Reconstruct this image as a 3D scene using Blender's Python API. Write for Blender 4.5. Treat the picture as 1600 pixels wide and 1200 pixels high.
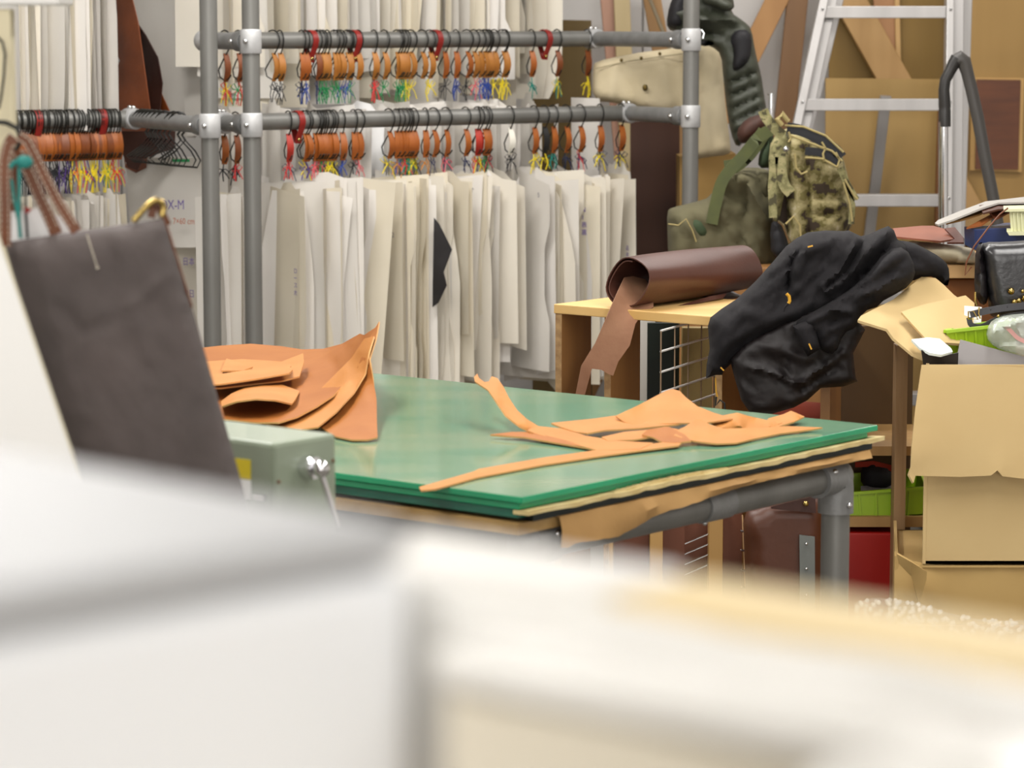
import bpy, math, random
import numpy as np
from mathutils import Vector, Matrix, noise
from mathutils.geometry import delaunay_2d_cdt

for _o in list(bpy.data.objects):
    bpy.data.objects.remove(_o)
SC = bpy.context.scene
COL = SC.collection
rnd = random.Random(7)

# ------------------------------------------------------------------ camera
FPX = 4500.0
CAMZ = 1.483
PITCH = math.atan(568.0 / FPX)
cam_data = bpy.data.cameras.new('camera')
cam_data.sensor_width = 36.0
cam_data.sensor_fit = 'HORIZONTAL'
cam_data.lens = 36.0 * FPX / 1600.0
cam_data.clip_start = 0.02
cam_data.dof.use_dof = True
cam_data.dof.focus_distance = 6.0
cam_data.dof.aperture_fstop = 7.6
cam = bpy.data.objects.new('camera', cam_data)
COL.objects.link(cam)
cam.location = (0, 0, CAMZ)
cam.rotation_euler = (math.pi / 2 - PITCH, 0, 0)
SC.camera = cam

# ------------------------------------------------------------------ light
world = bpy.data.worlds.new('world')
SC.world = world
world.use_nodes = True
world.node_tree.nodes['Background'].inputs[0].default_value = (1.0, 0.97, 0.93, 1)
world.node_tree.nodes['Background'].inputs[1].default_value = 0.35


def area_light(name, loc, sx, sy, power, color=(1, 0.975, 0.94), rot=(0, 0, 0)):
    l = bpy.data.lights.new(name, 'AREA')
    l.shape = 'RECTANGLE'
    l.size, l.size_y = sx, sy
    l.energy = power
    l.color = color
    o = bpy.data.objects.new(name, l)
    COL.objects.link(o)
    o.location = loc
    o.rotation_euler = rot
    return o


# rows of ceiling strip lamps
area_light('ceiling_lamp', (-0.9, 1.2, 2.7), 0.35, 2.4, 20)
area_light('ceiling_lamp', (1.0, 1.6, 2.7), 0.35, 2.4, 20)
area_light('ceiling_lamp', (-0.9, 4.4, 2.7), 0.35, 2.4, 44)
area_light('ceiling_lamp', (1.2, 4.7, 2.7), 0.35, 2.4, 40)
area_light('ceiling_lamp', (-0.4, 7.3, 2.7), 2.2, 0.35, 55)
area_light('ceiling_lamp', (1.4, 8.5, 2.7), 1.6, 0.35, 20)  # extra lamp, added to brighten the back wall and ladder
# added fill behind the camera, no window there; brightens surfaces facing it
area_light('front_fill', (0.3, -5.3, 1.6), 4.5, 1.8, 190, (1, 0.985, 0.96), (math.pi / 2, 0, 0))
SC.view_settings.view_transform = 'Standard'
SC.view_settings.look = 'None'
SC.view_settings.exposure = 0.45
SC.view_settings.gamma = 1.0
SC.view_settings.use_curve_mapping = False

# ------------------------------------------------------------------ helpers
CP, SP = math.cos(PITCH), math.sin(PITCH)


def ray(px, py):
    a, b = (px - 800.0) / FPX, (600.0 - py) / FPX
    return Vector((a, CP + b * SP, -SP + b * CP))


def W(px, py, Y):
    d = ray(px, py)
    t = Y / d.y
    return Vector((d.x * t, Y, CAMZ + d.z * t))


def G(px, py, z):
    d = ray(px, py)
    t = (z - CAMZ) / d.z
    return Vector((d.x * t, d.y * t, z))


def srgb(h):
    if isinstance(h, str):
        h = h.lstrip('#')
        c = [int(h[i:i + 2], 16) / 255 for i in (0, 2, 4)]
    else:
        c = [v / 255 for v in h]
    return tuple((v / 12.92 if v <= 0.04045 else ((v + 0.055) / 1.055) ** 2.4) for v in c) + (1,)


MATS = {}


def mat(name, col, rough=0.6, metal=0.0, col2=None, scale=8.0, stretch=(1, 1, 1), bump=0.0, bscale=60.0,
        spec=0.5, coat=0.0, trans=0.0, alpha=1.0, mix=0.5, kind='noise', sheen=0.0, tl=0.0):
    if name in MATS:
        return MATS[name]
    m = bpy.data.materials.new(name)
    m.use_nodes = True
    nt = m.node_tree
    b = nt.nodes['Principled BSDF']
    b.inputs['Roughness'].default_value = rough
    b.inputs['Metallic'].default_value = metal
    b.inputs['Specular IOR Level'].default_value = spec
    b.inputs['Coat Weight'].default_value = coat
    b.inputs['Transmission Weight'].default_value = trans
    b.inputs['Alpha'].default_value = alpha
    b.inputs['Sheen Weight'].default_value = sheen
    c1 = srgb(col)
    b.inputs['Base Color'].default_value = c1
    tc = nt.nodes.new('ShaderNodeTexCoord')
    mp = nt.nodes.new('ShaderNodeMapping')
    mp.inputs['Scale'].default_value = stretch
    nt.links.new(tc.outputs['Object'], mp.inputs['Vector'])
    if col2 is not None:
        c2 = srgb(col2)
        n = nt.nodes.new('ShaderNodeTexNoise')
        n.inputs['Scale'].default_value = scale
        n.inputs['Detail'].default_value = 5
        nt.links.new(mp.outputs[0], n.inputs['Vector'])
        r = nt.nodes.new('ShaderNodeValToRGB')
        r.color_ramp.elements[0].position = max(0.0, mix - 0.18)
        r.color_ramp.elements[1].position = min(1.0, mix + 0.18)
        r.color_ramp.elements[0].color = c1
        r.color_ramp.elements[1].color = c2
        nt.links.new(n.outputs['Fac'], r.inputs[0])
        nt.links.new(r.outputs[0], b.inputs['Base Color'])
    if bump:
        n2 = nt.nodes.new('ShaderNodeTexNoise')
        n2.inputs['Scale'].default_value = bscale
        n2.inputs['Detail'].default_value = 4
        nt.links.new(mp.outputs[0], n2.inputs['Vector'])
        bp = nt.nodes.new('ShaderNodeBump')
        bp.inputs['Strength'].default_value = bump
        bp.inputs['Distance'].default_value = 0.01
        nt.links.new(n2.outputs['Fac'], bp.inputs['Height'])
        nt.links.new(bp.outputs[0], b.inputs['Normal'])
    if tl:
        out = nt.nodes['Material Output']
        t = nt.nodes.new('ShaderNodeBsdfTranslucent')
        t.inputs[0].default_value = c1
        ms = nt.nodes.new('ShaderNodeMixShader')
        ms.inputs[0].default_value = tl
        nt.links.new(b.outputs[0], ms.inputs[1])
        nt.links.new(t.outputs[0], ms.inputs[2])
        nt.links.new(ms.outputs[0], out.inputs['Surface'])
    MATS[name] = m
    return m


def wood(name, c1, c2, axis='z', scale=14, rough=0.55, bump=0.05):
    st = {'z': (1, 1, 0.07), 'x': (0.07, 1, 1), 'y': (1, 0.07, 1)}[axis]
    return mat(name, c1, rough, col2=c2, scale=scale, stretch=st, bump=bump, bscale=scale * 3)


def camo(name, cols, scale):
    if name in MATS:
        return MATS[name]
    m = mat(name, cols[0], 0.85)
    nt = m.node_tree
    tc = nt.nodes.new('ShaderNodeTexCoord')
    n = nt.nodes.new('ShaderNodeTexNoise')
    n.inputs['Scale'].default_value = scale
    n.inputs['Detail'].default_value = 3
    nt.links.new(tc.outputs['Object'], n.inputs['Vector'])
    r = nt.nodes.new('ShaderNodeValToRGB')
    r.color_ramp.interpolation = 'CONSTANT'
    e = r.color_ramp.elements
    e[0].color = srgb(cols[0])
    e[1].position = 0.42
    e[1].color = srgb(cols[1])
    for p, c in zip((0.5, 0.58, 0.66), cols[2:]):
        x = e.new(p)
        x.color = srgb(c)
    nt.links.new(n.outputs['Fac'], r.inputs[0])
    nt.links.new(r.outputs[0], nt.nodes['Principled BSDF'].inputs['Base Color'])
    return m


ORG = {}


def link(o, parent=None):
    COL.objects.link(o)
    if parent is not None:
        o.parent = parent


def thing(name, label, cat, loc, group=None):
    o = bpy.data.objects.new(name, None)
    o.empty_display_size = 0.05
    link(o)
    o.location = loc
    ORG[o.name] = Vector(loc)
    tag(o, label, cat, group)
    return o


def tag(o, label, cat, group=None):
    o['label'] = label
    o['category'] = cat
    if group:
        o['group'] = group
    return o


class MB:
    def __init__(s):
        s.v, s.f, s.m = [], [], []

    def add(s, vs, fs, mi=0):
        k = len(s.v)
        s.v += [Vector(v) for v in vs]
        s.f += [tuple(i + k for i in f) for f in fs]
        s.m += [mi] * len(fs)
        return s

    def hexa(s, c, mi=0):
        # c: 4 bottom then 4 top corners
        return s.add(c, [(3, 2, 1, 0), (4, 5, 6, 7), (0, 1, 5, 4), (1, 2, 6, 5), (2, 3, 7, 6), (3, 0, 4, 7)], mi)

    def box(s, c, ax, ay, az, hx, hy, hz, mi=0):
        c, ax, ay, az = Vector(c), Vector(ax).normalized(), Vector(ay).normalized(), Vector(az).normalized()
        q = []
        for k in (-1, 1):
            for i, j in ((-1, -1), (1, -1), (1, 1), (-1, 1)):
                q.append(c + ax * hx * i + ay * hy * j + az * hz * k)
        return s.hexa(q, mi)

    def beam(s, p0, p1, w, h, side=None, mi=0):
        p0, p1 = Vector(p0), Vector(p1)
        d = (p1 - p0)
        L = d.length
        d.normalize()
        if side is None:
            side = Vector((1, 0, 0)) if abs(d.x) < 0.8 else Vector((0, 0, 1))
        sd = Vector(side)
        sd = (sd - d * sd.dot(d)).normalized()
        n = d.cross(sd)
        return s.box((p0 + p1) / 2, sd, n, d, w / 2, h / 2, L / 2, mi)

    def tube(s, pts, r, sides=8, closed=False, cap=True, mi=0, flat=None):
        pts = [Vector(p) for p in pts]
        n = len(pts)
        rr = r if isinstance(r, (list, tuple)) else [r] * n
        rings = []
        prev = None
        for i, p in enumerate(pts):
            if closed:
                t = pts[(i + 1) % n] - pts[i - 1]
            else:
                t = pts[min(i + 1, n - 1)] - pts[max(i - 1, 0)]
            t.normalize()
            if prev is None:
                a = Vector((0, 0, 1)) if abs(t.z) < 0.9 else Vector((1, 0, 0))
                if flat is not None:
                    a = Vector(flat)
                prev = (a - t * a.dot(t)).normalized()
            else:
                prev = (prev - t * prev.dot(t)).normalized()
            b = t.cross(prev)
            rings.append([p + prev * math.cos(k * 2 * math.pi / sides) * rr[i] + b * math.sin(k * 2 * math.pi / sides) * rr[i]
                          for k in range(sides)])
        vs = [v for ring in rings for v in ring]
        fs = []
        for i in range(n if closed else n - 1):
            for k in range(sides):
                a, b_ = i * sides + k, i * sides + (k + 1) % sides
                c, d = ((i + 1) % n) * sides + (k + 1) % sides, ((i + 1) % n) * sides + k
                fs.append((a, b_, c, d))
        if cap and not closed:
            fs.append(tuple(range(sides - 1, -1, -1)))
            fs.append(tuple((n - 1) * sides + k for k in range(sides)))
        return s.add(vs, fs, mi)

    def ribbon(s, pts, wdir, w, th=0.002, mi=0):
        """flat strap along pts; wdir width direction (vector or list)"""
        pts = [Vector(p) for p in pts]
        if not isinstance(wdir, list) and not isinstance(w, (list, tuple)) and 4 <= len(pts) <= 7:
            e = [pts[0] * 2 - pts[1]] + pts + [pts[-1] * 2 - pts[-2]]
            q = []
            for i in range(1, len(e) - 2):
                for k in range(4):
                    t = k / 4
                    q.append(0.5 * (2 * e[i] + (e[i + 1] - e[i - 1]) * t + (2 * e[i - 1] - 5 * e[i] + 4 * e[i + 1] - e[i + 2]) * t * t
                                    + (3 * e[i] - e[i - 1] - 3 * e[i + 1] + e[i + 2]) * t ** 3))
            pts = q + [pts[-1]]
        n = len(pts)
        q = []
        for i, p in enumerate(pts):
            t = (pts[min(i + 1, n - 1)] - pts[max(i - 1, 0)]).normalized()
            wd = Vector(wdir[i]) if isinstance(wdir, list) else Vector(wdir)
            wd = (wd - t * wd.dot(t)).normalized()
            nn = t.cross(wd)
            ww = w[i] if isinstance(w, (list, tuple)) else w
            q += [p - wd * ww / 2 - nn * th / 2, p + wd * ww / 2 - nn * th / 2, p + wd * ww / 2 + nn * th / 2, p - wd * ww / 2 + nn * th / 2]
        fs = []
        for i in range(n - 1):
            for k in range(4):
                fs.append((i * 4 + k, i * 4 + (k + 1) % 4, i * 4 + 4 + (k + 1) % 4, i * 4 + 4 + k))
        fs += [(3, 2, 1, 0), tuple((n - 1) * 4 + k for k in range(4))]
        return s.add(q, fs, mi)

    def ball(s, c, r, mi=0, n=10, sc=(1, 1, 1)):
        c = Vector(c)
        vs = [c + Vector((0, 0, r * sc[2]))]
        m = n // 2 + 1
        for i in range(1, m):
            th = math.pi * i / m
            for k in range(n):
                ph = 2 * math.pi * k / n
                vs.append(c + Vector((r * sc[0] * math.sin(th) * math.cos(ph), r * sc[1] * math.sin(th) * math.sin(ph), r * sc[2] * math.cos(th))))
        vs.append(c - Vector((0, 0, r * sc[2])))
        fs = []
        for k in range(n):
            fs.append((0, 1 + k, 1 + (k + 1) % n))
            fs.append((len(vs) - 1, len(vs) - 1 - n + (k + 1) % n, len(vs) - 1 - n + k))
        for i in range(m - 2):
            for k in range(n):
                a = 1 + i * n
                fs.append((a + k, a + n + k, a + n + (k + 1) % n, a + (k + 1) % n))
        return s.add(vs, fs, mi)

    def thicken(s, th, rim=0):
        nv = len(s.v)
        nr = [Vector((0, 0, 0)) for _ in range(nv)]
        cnt = {}
        for f in s.f:
            p = [s.v[i] for i in f]
            n_ = (p[1] - p[0]).cross(p[2] - p[0])
            for i in f:
                nr[i] += n_
            for k in range(len(f)):
                a, b = f[k], f[(k + 1) % len(f)]
                cnt[(a, b)] = 1
        for n_ in nr:
            if n_.length > 0:
                n_.normalize()
        top = [v + n_ * th / 2 for v, n_ in zip(s.v, nr)]
        bot = [v - n_ * th / 2 for v, n_ in zip(s.v, nr)]
        fs = list(s.f)
        m0 = list(s.m)
        fs += [tuple(i + nv for i in f[::-1]) for f in s.f]
        m0 += list(s.m)
        for (a, b) in list(cnt):
            if (b, a) not in cnt:
                fs.append((b, a, a + nv, b + nv))
                m0.append(rim)
        s.v, s.f, s.m = top + bot, fs, m0

    def build(s, name, mats, parent=None, smooth=True, bevel=0.0, origin=None, solid=0.0, ang=40):
        if not isinstance(mats, (list, tuple)):
            mats = [mats]
        if solid:
            s.thicken(solid, rim=1 if len(mats) > 1 else 0)
        if parent is not None:
            org = ORG[parent.name]
        else:
            a = np.array([tuple(v) for v in s.v])
            org = Vector(origin) if origin is not None else Vector(((a[:, 0].min() + a[:, 0].max()) / 2, (a[:, 1].min() + a[:, 1].max()) / 2, a[:, 2].min()))
        me = bpy.data.meshes.new(name)
        me.from_pydata([tuple(v - org) for v in s.v], [], s.f)
        for m in mats:
            me.materials.append(m)
        if len(mats) > 1:
            me.polygons.foreach_set('material_index', s.m)
        me.polygons.foreach_set('use_smooth', [smooth] * len(me.polygons))
        if smooth:
            me.set_sharp_from_angle(angle=math.radians(ang))
        me.update()
        o = bpy.data.objects.new(name, me)
        link(o, parent)
        ORG[o.name] = org
        if parent is None:
            o.location = org
        if bevel:
            md = o.modifiers.new('bevel', 'BEVEL')
            md.width = bevel
            md.segments = 2
            md.limit_method = 'ANGLE'
            md.angle_limit = math.radians(50)
        return o


# ---------- outlines triangulated with smooth interior
def inside(poly, x, y):
    c = False
    n = len(poly)
    for i in range(n):
        x1, y1 = poly[i][:2]
        x2, y2 = poly[i - 1][:2]
        if (y1 > y) != (y2 > y) and x < (x2 - x1) * (y - y1) / (y2 - y1) + x1:
            c = not c
    return c


def segdist(px, py, ax, ay, bx, by):
    dx, dy = bx - ax, by - ay
    L = dx * dx + dy * dy
    t = 0 if L == 0 else max(0, min(1, ((px - ax) * dx + (py - ay) * dy) / L))
    return math.hypot(px - ax - t * dx, py - ay - t * dy)


def polydist(poly, x, y, closed=True):
    n = len(poly)
    return min(segdist(x, y, *poly[i - 1][:2], *poly[i][:2]) for i in range(0 if closed else 1, n))


def smooth_outline(pts, it=1):
    for _ in range(it):
        q = []
        n = len(pts)
        for i in range(n):
            a, b = pts[i], pts[(i + 1) % n]
            q.append(tuple(a[k] * 0.75 + b[k] * 0.25 for k in range(len(a))))
            q.append(tuple(a[k] * 0.25 + b[k] * 0.75 for k in range(len(a))))
        pts = q
    return pts


def triangulate(poly, step, ctrl=()):
    """returns 2d points, triangles, n boundary points, third value on the boundary (linear) / ctrl"""
    out = []
    n = len(poly)
    for i in range(n):
        a, b = poly[i], poly[(i + 1) % n]
        L = math.hypot(a[0] - b[0], a[1] - b[1])
        k = max(1, int(L / step))
        for j in range(k):
            t = j / k
            out.append(tuple(a[q] * (1 - t) + b[q] * t for q in range(len(a))))
    nb = len(out)
    xs, ys = [p[0] for p in out], [p[1] for p in out]
    pts = [Vector(p[:2]) for p in out]
    vals = [p[2] if len(p) > 2 else 0.0 for p in out]
    fixed = [True] * nb
    for c in ctrl:
        pts.append(Vector(c[:2]))
        vals.append(c[2])
        fixed.append(True)
    y = min(ys) + step * 0.5
    row = 0
    while y < max(ys):
        x = min(xs) + (step * 0.5 if row % 2 else step * 0.2)
        while x < max(xs):
            if inside(out, x, y) and polydist(out, x, y) > step * 0.45:
                if all((c[0] - x) ** 2 + (c[1] - y) ** 2 > (step * 0.4) ** 2 for c in ctrl):
                    pts.append(Vector((x, y)))
                    vals.append(0.0)
                    fixed.append(False)
            x += step
        y += step * 0.87
        row += 1
    edges = [(i, (i + 1) % nb) for i in range(nb)]
    r = delaunay_2d_cdt(pts, edges, [list(range(nb))], 1, 1e-4)
    v2, tris, orig = r[0], r[2], r[3]
    val, fix = [], []
    for o in orig:
        val.append(vals[o[0]] if o else 0.0)
        fix.append(fixed[o[0]] if o else False)
    bset = {i for i, o in enumerate(orig) if o and o[0] < nb}
    # harmonic interior
    nv = len(v2)
    nbr = [set() for _ in range(nv)]
    for t in tris:
        for i in range(3):
            nbr[t[i]].add(t[i - 1])
            nbr[t[i - 1]].add(t[i])
    fx = [v for v, f in zip(val, fix) if f]
    mean = sum(fx) / max(1, len(fx))
    val = [v if f else mean for v, f in zip(val, fix)]
    free = [i for i in range(nv) if not fix[i] and nbr[i]]
    for _ in range(120):
        for i in free:
            val[i] = sum(val[j] for j in nbr[i]) / len(nbr[i])
    return v2, [tuple(t) for t in tris], bset, val


def sheet(name, poly, m, parent=None, mode='z', thick=0.003, step=10, ctrl=(), sm=0, label=None, cat=None, group=None, ripple=0.0, seed=0):
    """thin bent sheet; poly points (px, py, value) - value is height z or distance Y"""
    if sm:
        poly = smooth_outline(poly, sm)
    v2, tris, b, val = triangulate(poly, step, ctrl)
    fn = G if mode == 'z' else W
    r_ = random.Random(seed)
    ph = r_.random() * 6
    vs = [fn(p[0], p[1], z + (ripple * math.sin(p[0] * 0.05 + ph) * math.cos(p[1] * 0.03 + ph) if ripple else 0)) for p, z in zip(v2, val)]
    # orient toward camera
    a, bb, c = (vs[i] for i in tris[0])
    if (bb - a).cross(c - a).dot(Vector((0, 0, CAMZ)) - a) < 0:
        tris = [t[::-1] for t in tris]
    mb = MB().add(vs, tris)
    o = mb.build(name, m, parent, solid=thick, ang=55)
    if label:
        tag(o, label, cat, group)
    return o


def pillow(name, poly, Y, tf, tb, m, parent=None, step=10, rad=30, ridges=(), sm=1, label=None, cat=None, group=None, slope=(0, 0), ctrl=None, wr=None):
    """closed soft body whose outline stands at distance Y, bulging tf to the front and tb to the back.
    ridges: (polyline, width px, height m); slope: change of Y per px in x and y from the outline centre"""
    if sm:
        poly = smooth_outline(poly, sm)
    v2, tris, b, _ = triangulate(poly, step)
    cx = sum(p[0] for p in poly) / len(poly)
    cy = sum(p[1] for p in poly) / len(poly)
    fr, bk = [], []
    for i, p in enumerate(v2):
        y0 = Y + (p[0] - cx) * slope[0] + (p[1] - cy) * slope[1]
        if i in b:
            w = 0.0
        else:
            d = min(1.0, polydist(poly, p[0], p[1]) / rad)
            w = math.sqrt(max(0, 1 - (1 - d) ** 2))
        h = 0.0
        for pl, wd, ht in ridges:
            d = polydist(pl, p[0], p[1], closed=False)
            h += ht * math.exp(-(d / wd) ** 2)
        if wr:
            amp, sc1, an, stx = wr
            ca, sa = math.cos(math.radians(an)), math.sin(math.radians(an))
            q1, q2 = (p[0] * ca + p[1] * sa) / (sc1 * stx), (-p[0] * sa + p[1] * ca) / sc1
            nv_ = noise.noise(Vector((q1, q2, 3.7))) * 0.7 + noise.noise(Vector((q1 * 2.1, q2 * 2.1, 9.1))) * 0.35
            h += amp * (1 - 2.2 * abs(nv_))
        fr.append(W(p[0], p[1], y0 - tf * w - h * min(1, w * 1.3)))
        bk.append(None if i in b else W(p[0], p[1], y0 + tb * w))
    vs = list(fr)
    idx = {}
    for i, q in enumerate(bk):
        if q is None:
            idx[i] = i
        else:
            idx[i] = len(vs)
            vs.append(q)
    a, bb, c = (fr[i] for i in tris[0])
    if (bb - a).cross(c - a).dot(Vector((0, 0, CAMZ)) - a) < 0:
        tris = [t[::-1] for t in tris]
    fs = list(tris) + [tuple(idx[i] for i in t[::-1]) for t in tris]
    o = MB().add(vs, fs).build(name, m, parent, ang=75)
    if label:
        tag(o, label, cat, group)
    return o


def text_part(name, body, m, parent, at, xdir, ydir, size):
    cu = bpy.data.curves.new(name, 'FONT')
    cu.body = body
    cu.size = size
    cu.resolution_u = 2
    cu.extrude = 0.0
    tmp = bpy.data.objects.new('tmp_text', cu)
    COL.objects.link(tmp)
    dg = bpy.context.evaluated_depsgraph_get()
    me = bpy.data.meshes.new_from_object(tmp.evaluated_get(dg))
    bpy.data.objects.remove(tmp)
    xd, yd = Vector(xdir).normalized(), Vector(ydir).normalized()
    org = ORG[parent.name]
    for v in me.vertices:
        v.co = Vector(at) + xd * v.co.x + yd * v.co.y - org
    me.materials.clear()
    me.materials.append(m)
    o = bpy.data.objects.new(name, me)
    me.name = name
    link(o, parent)
    ORG[o.name] = org
    return o


def struct(o):
    o['kind'] = 'structure'
    return o


def ordinal(n):
    w = ['zeroth', 'first', 'second', 'third', 'fourth', 'fifth', 'sixth', 'seventh', 'eighth', 'ninth', 'tenth', 'eleventh', 'twelfth']
    if n < len(w):
        return w[n]
    return str(n) + ('th' if 10 < n % 100 < 14 else {1: 'st', 2: 'nd', 3: 'rd'}.get(n % 10, 'th'))


X, Yv, Z = Vector((1, 0, 0)), Vector((0, 1, 0)), Vector((0, 0, 1))

# ------------------------------------------------------------------ materials
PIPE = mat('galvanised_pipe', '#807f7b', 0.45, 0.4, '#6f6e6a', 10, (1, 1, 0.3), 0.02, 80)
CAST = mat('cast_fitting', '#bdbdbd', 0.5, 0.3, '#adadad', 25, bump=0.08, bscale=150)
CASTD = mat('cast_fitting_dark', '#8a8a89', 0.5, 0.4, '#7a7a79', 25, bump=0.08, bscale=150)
CHROME = mat('chrome', '#e4e4e6', 0.08, 1.0)
STEEL = mat('screw_steel', '#cfcfcf', 0.2, 1.0)
BRASS = mat('brass', '#b8a063', 0.25, 1.0, '#a58c50', 30)
BLACKWIRE = mat('black_wire', '#15140f', 0.45)
PAPER = [mat('pattern_card_cream', '#e6e0d3', 0.8, col2='#dfd8ca', scale=4, tl=0.12),
         mat('pattern_card_white', '#ece8e3', 0.8, col2='#e4e0da', scale=4, tl=0.12),
         mat('pattern_card_pale', '#e0dcd5', 0.8, col2='#d8d3cb', scale=4, tl=0.12),
         mat('pattern_card_ivory', '#e4dcca', 0.8, col2='#dcd3be', scale=4, tl=0.12)]
WHITECARD = mat('bright_white_card', '#fafafa', 0.7)
TAGS = {'tan': mat('tan_tag', '#a56c2a', 0.5, col2='#935a1e', scale=40),
        'orange': mat('orange_tag', '#9c5519', 0.5, col2='#874411', scale=40),
        'brown': mat('brown_tag', '#7a3f16', 0.5, col2='#64300f', scale=40),
        'red': mat('red_tag', '#a62a18', 0.5, col2='#8a1f12', scale=40),
        'white': mat('white_tag', '#dcd8cc', 0.6), 'black': mat('black_tag', '#1a1918', 0.5)}
STRINGS = {k: mat(k + '_string', c, 0.8) for k, c in
           dict(yellow='#d8c21a', green='#1a7a44', red='#c23030', blue='#24408e', navy='#272a48', black='#1a1a1e', teal='#1b7a6d',
                pink='#cf5f66', orange='#b5762a', purple='#4a3270').items()}
STRAP = mat('oxblood_strap', '#8e1f18', 0.45, col2='#721611', scale=30)
INK = [mat('purple_ink', '#6a52a8', 0.7), mat('blue_ink', '#4a4a70', 0.7), mat('orange_ink', '#c96a3a', 0.7), mat('grey_ink', '#77747a', 0.7)]
PLYWOOD = wood('plywood_face', '#b8925a', '#a37c48', 'z', 12)
PLYEDGE = wood('plywood_edge', '#b59264', '#8f6e48', 'y', 60)
CARD = mat('kraft_cardboard', '#c8ae7c', 0.8, col2='#bfa270', scale=3, bump=0.03, bscale=40)
CARDIN = mat('kraft_cardboard_brown', '#a9874f', 0.85, col2='#97763f', scale=4)
KRAFT = mat('kraft_paper', '#b9915a', 0.75, col2='#a67f4b', scale=8, bump=0.15, bscale=20)
LEATHER = mat('veg_tan_leather', '#a5672f', 0.6, col2='#9b5d28', scale=10, spec=0.2, bump=0.04, bscale=200)
LEATHER2 = mat('light_veg_tan_leather', '#bd8044', 0.6, col2='#b3763b', scale=10, spec=0.2, bump=0.04, bscale=200)
EDGE = mat('raw_leather_edge', '#cf9c60', 0.7)

# ------------------------------------------------------------------ room
WALL = mat('painted_wall', '#dedbd8', 0.8, col2='#d8d5d2', scale=2)
FLOOR = mat('concrete_floor', '#6f6a62', 0.6, col2='#5c5750', scale=3)
CEIL = mat('ceiling_paint', '#d8d6d2', 0.9)


def slab(name, a, b, m):
    mb = MB()
    x0, y0, z0 = a
    x1, y1, z1 = b
    mb.hexa([(x0, y0, z0), (x1, y0, z0), (x1, y1, z0), (x0, y1, z0), (x0, y0, z1), (x1, y0, z1), (x1, y1, z1), (x0, y1, z1)])
    return struct(mb.build(name, m, smooth=False))


slab('floor', (-3.2, -5.5, -0.1), (3.2, 10.2, 0), FLOOR)
slab('ceiling', (-3.2, -5.5, 2.85), (3.2, 10.2, 2.95), CEIL)
wb = slab('wall_back', (-3.2, 10.15, 0), (3.2, 10.25, 2.85), WALL)
for i in range(7):  # white board cladding with narrow joints
    x0 = -3.2 + i * 0.914
    MB().box((x0 + 0.457, 10.14, 1.425), X, Yv, Z, 0.4535, 0.01, 1.42).build('wall_panel', WALL, wb, smooth=False, bevel=0.002)
slab('wall_left', (-3.3, -5.5, 0), (-3.2, 10.2, 2.85), WALL)
slab('wall_right', (3.2, -5.5, 0), (3.3, 10.2, 2.85), WALL)
slab('wall_front', (-3.2, -5.6, 0), (3.2, -5.5, 2.85), WALL)

# ------------------------------------------------------------------ pipe racks
def proj(p):
    r = Vector(p) - Vector((0, 0, CAMZ))
    d = r.y * CP - r.z * SP
    u = r.y * SP + r.z * CP
    return 800 + FPX * r.x / d, 600 - FPX * u / d


RU = Vector((0.866, 0.5, 0))
RV = Vector((-0.5, 0.866, 0))
P1, P2, P3 = Vector((-0.824, 7.88, 0)), Vector((-0.715, 7.94, 0)), Vector((0.535, 8.66, 0))
ZU, ZL, ZT = 1.426, 1.198, 1.98
PR = 0.0243
LOW_A, LOW_B = P2 + RV * 0.2 + Z * ZL, P3 + RV * 0.361 + Z * ZL
UPP_A, UPP_B = P2 + RV * 0.29 + Z * ZU, P3 + RV * 0.558 + Z * ZU
TOP_A, TOP_B = P2 + RV * 0.62 + Z * ZT, P3 + RV * 0.80 + Z * ZT
LT = P1 + RV * 0.55 + Z * (ZL + 0.003)
LEFT_B, LEFT_A = LT, LT - RU * 0.75
LTOP_B, LTOP_A = P1 + RV * 0.62 + Z * ZT, P1 + RV * 0.62 + Z * ZT - RU * 0.85


def post(parent, p, h=2.2):
    MB().tube([p + Z * 0.012, p + Z * h], PR, 20).build('post', PIPE, parent)
    f = MB()
    f.tube([p + Z * 0.0, p + Z * 0.012], 0.055, 20)
    f.tube([p + Z * 0.012, p + Z * 0.06], 0.031, 20)
    f.build('floor_flange', CAST, parent)


def collar(parent, c, axis, L=0.066, R=0.0295, m=None, screws=None):
    axis = Vector(axis).normalized()
    f = MB()
    f.tube([c - axis * L / 2, c - axis * (L / 2 - 0.003), c + axis * (L / 2 - 0.003), c + axis * L / 2], [R - 0.002, R, R, R - 0.002], 20)
    o = f.build('fitting', m or CAST, parent)
    if screws:
        for s in screws:
            MB().ball(s, 0.0075, n=8).build('set_screw', STEEL, o)
    return o


def rail(parent, a, b, name='rail'):
    return MB().tube([a, b], PR, 20).build(name, PIPE, parent)


def arm(parent, p, z, t, m):
    """cross bar from a post back to a tee, with sockets"""
    a = p + Z * z
    d = (t - a).normalized()
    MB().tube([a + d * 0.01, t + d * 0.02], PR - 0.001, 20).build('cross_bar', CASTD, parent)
    side = d.cross(Z).normalized()
    if side.y > 0:
        side = -side
    collar(parent, a, Z, screws=[a + Vector((-0.012, -0.031, 0.0))])
    c = a + d * 0.055
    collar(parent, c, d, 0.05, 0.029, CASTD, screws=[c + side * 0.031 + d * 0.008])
    collar(parent, t, d, 0.062, 0.0305, CAST, screws=[t + Z * 0.032 + d * 0.014, t + Z * 0.032 - d * 0.014])


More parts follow.
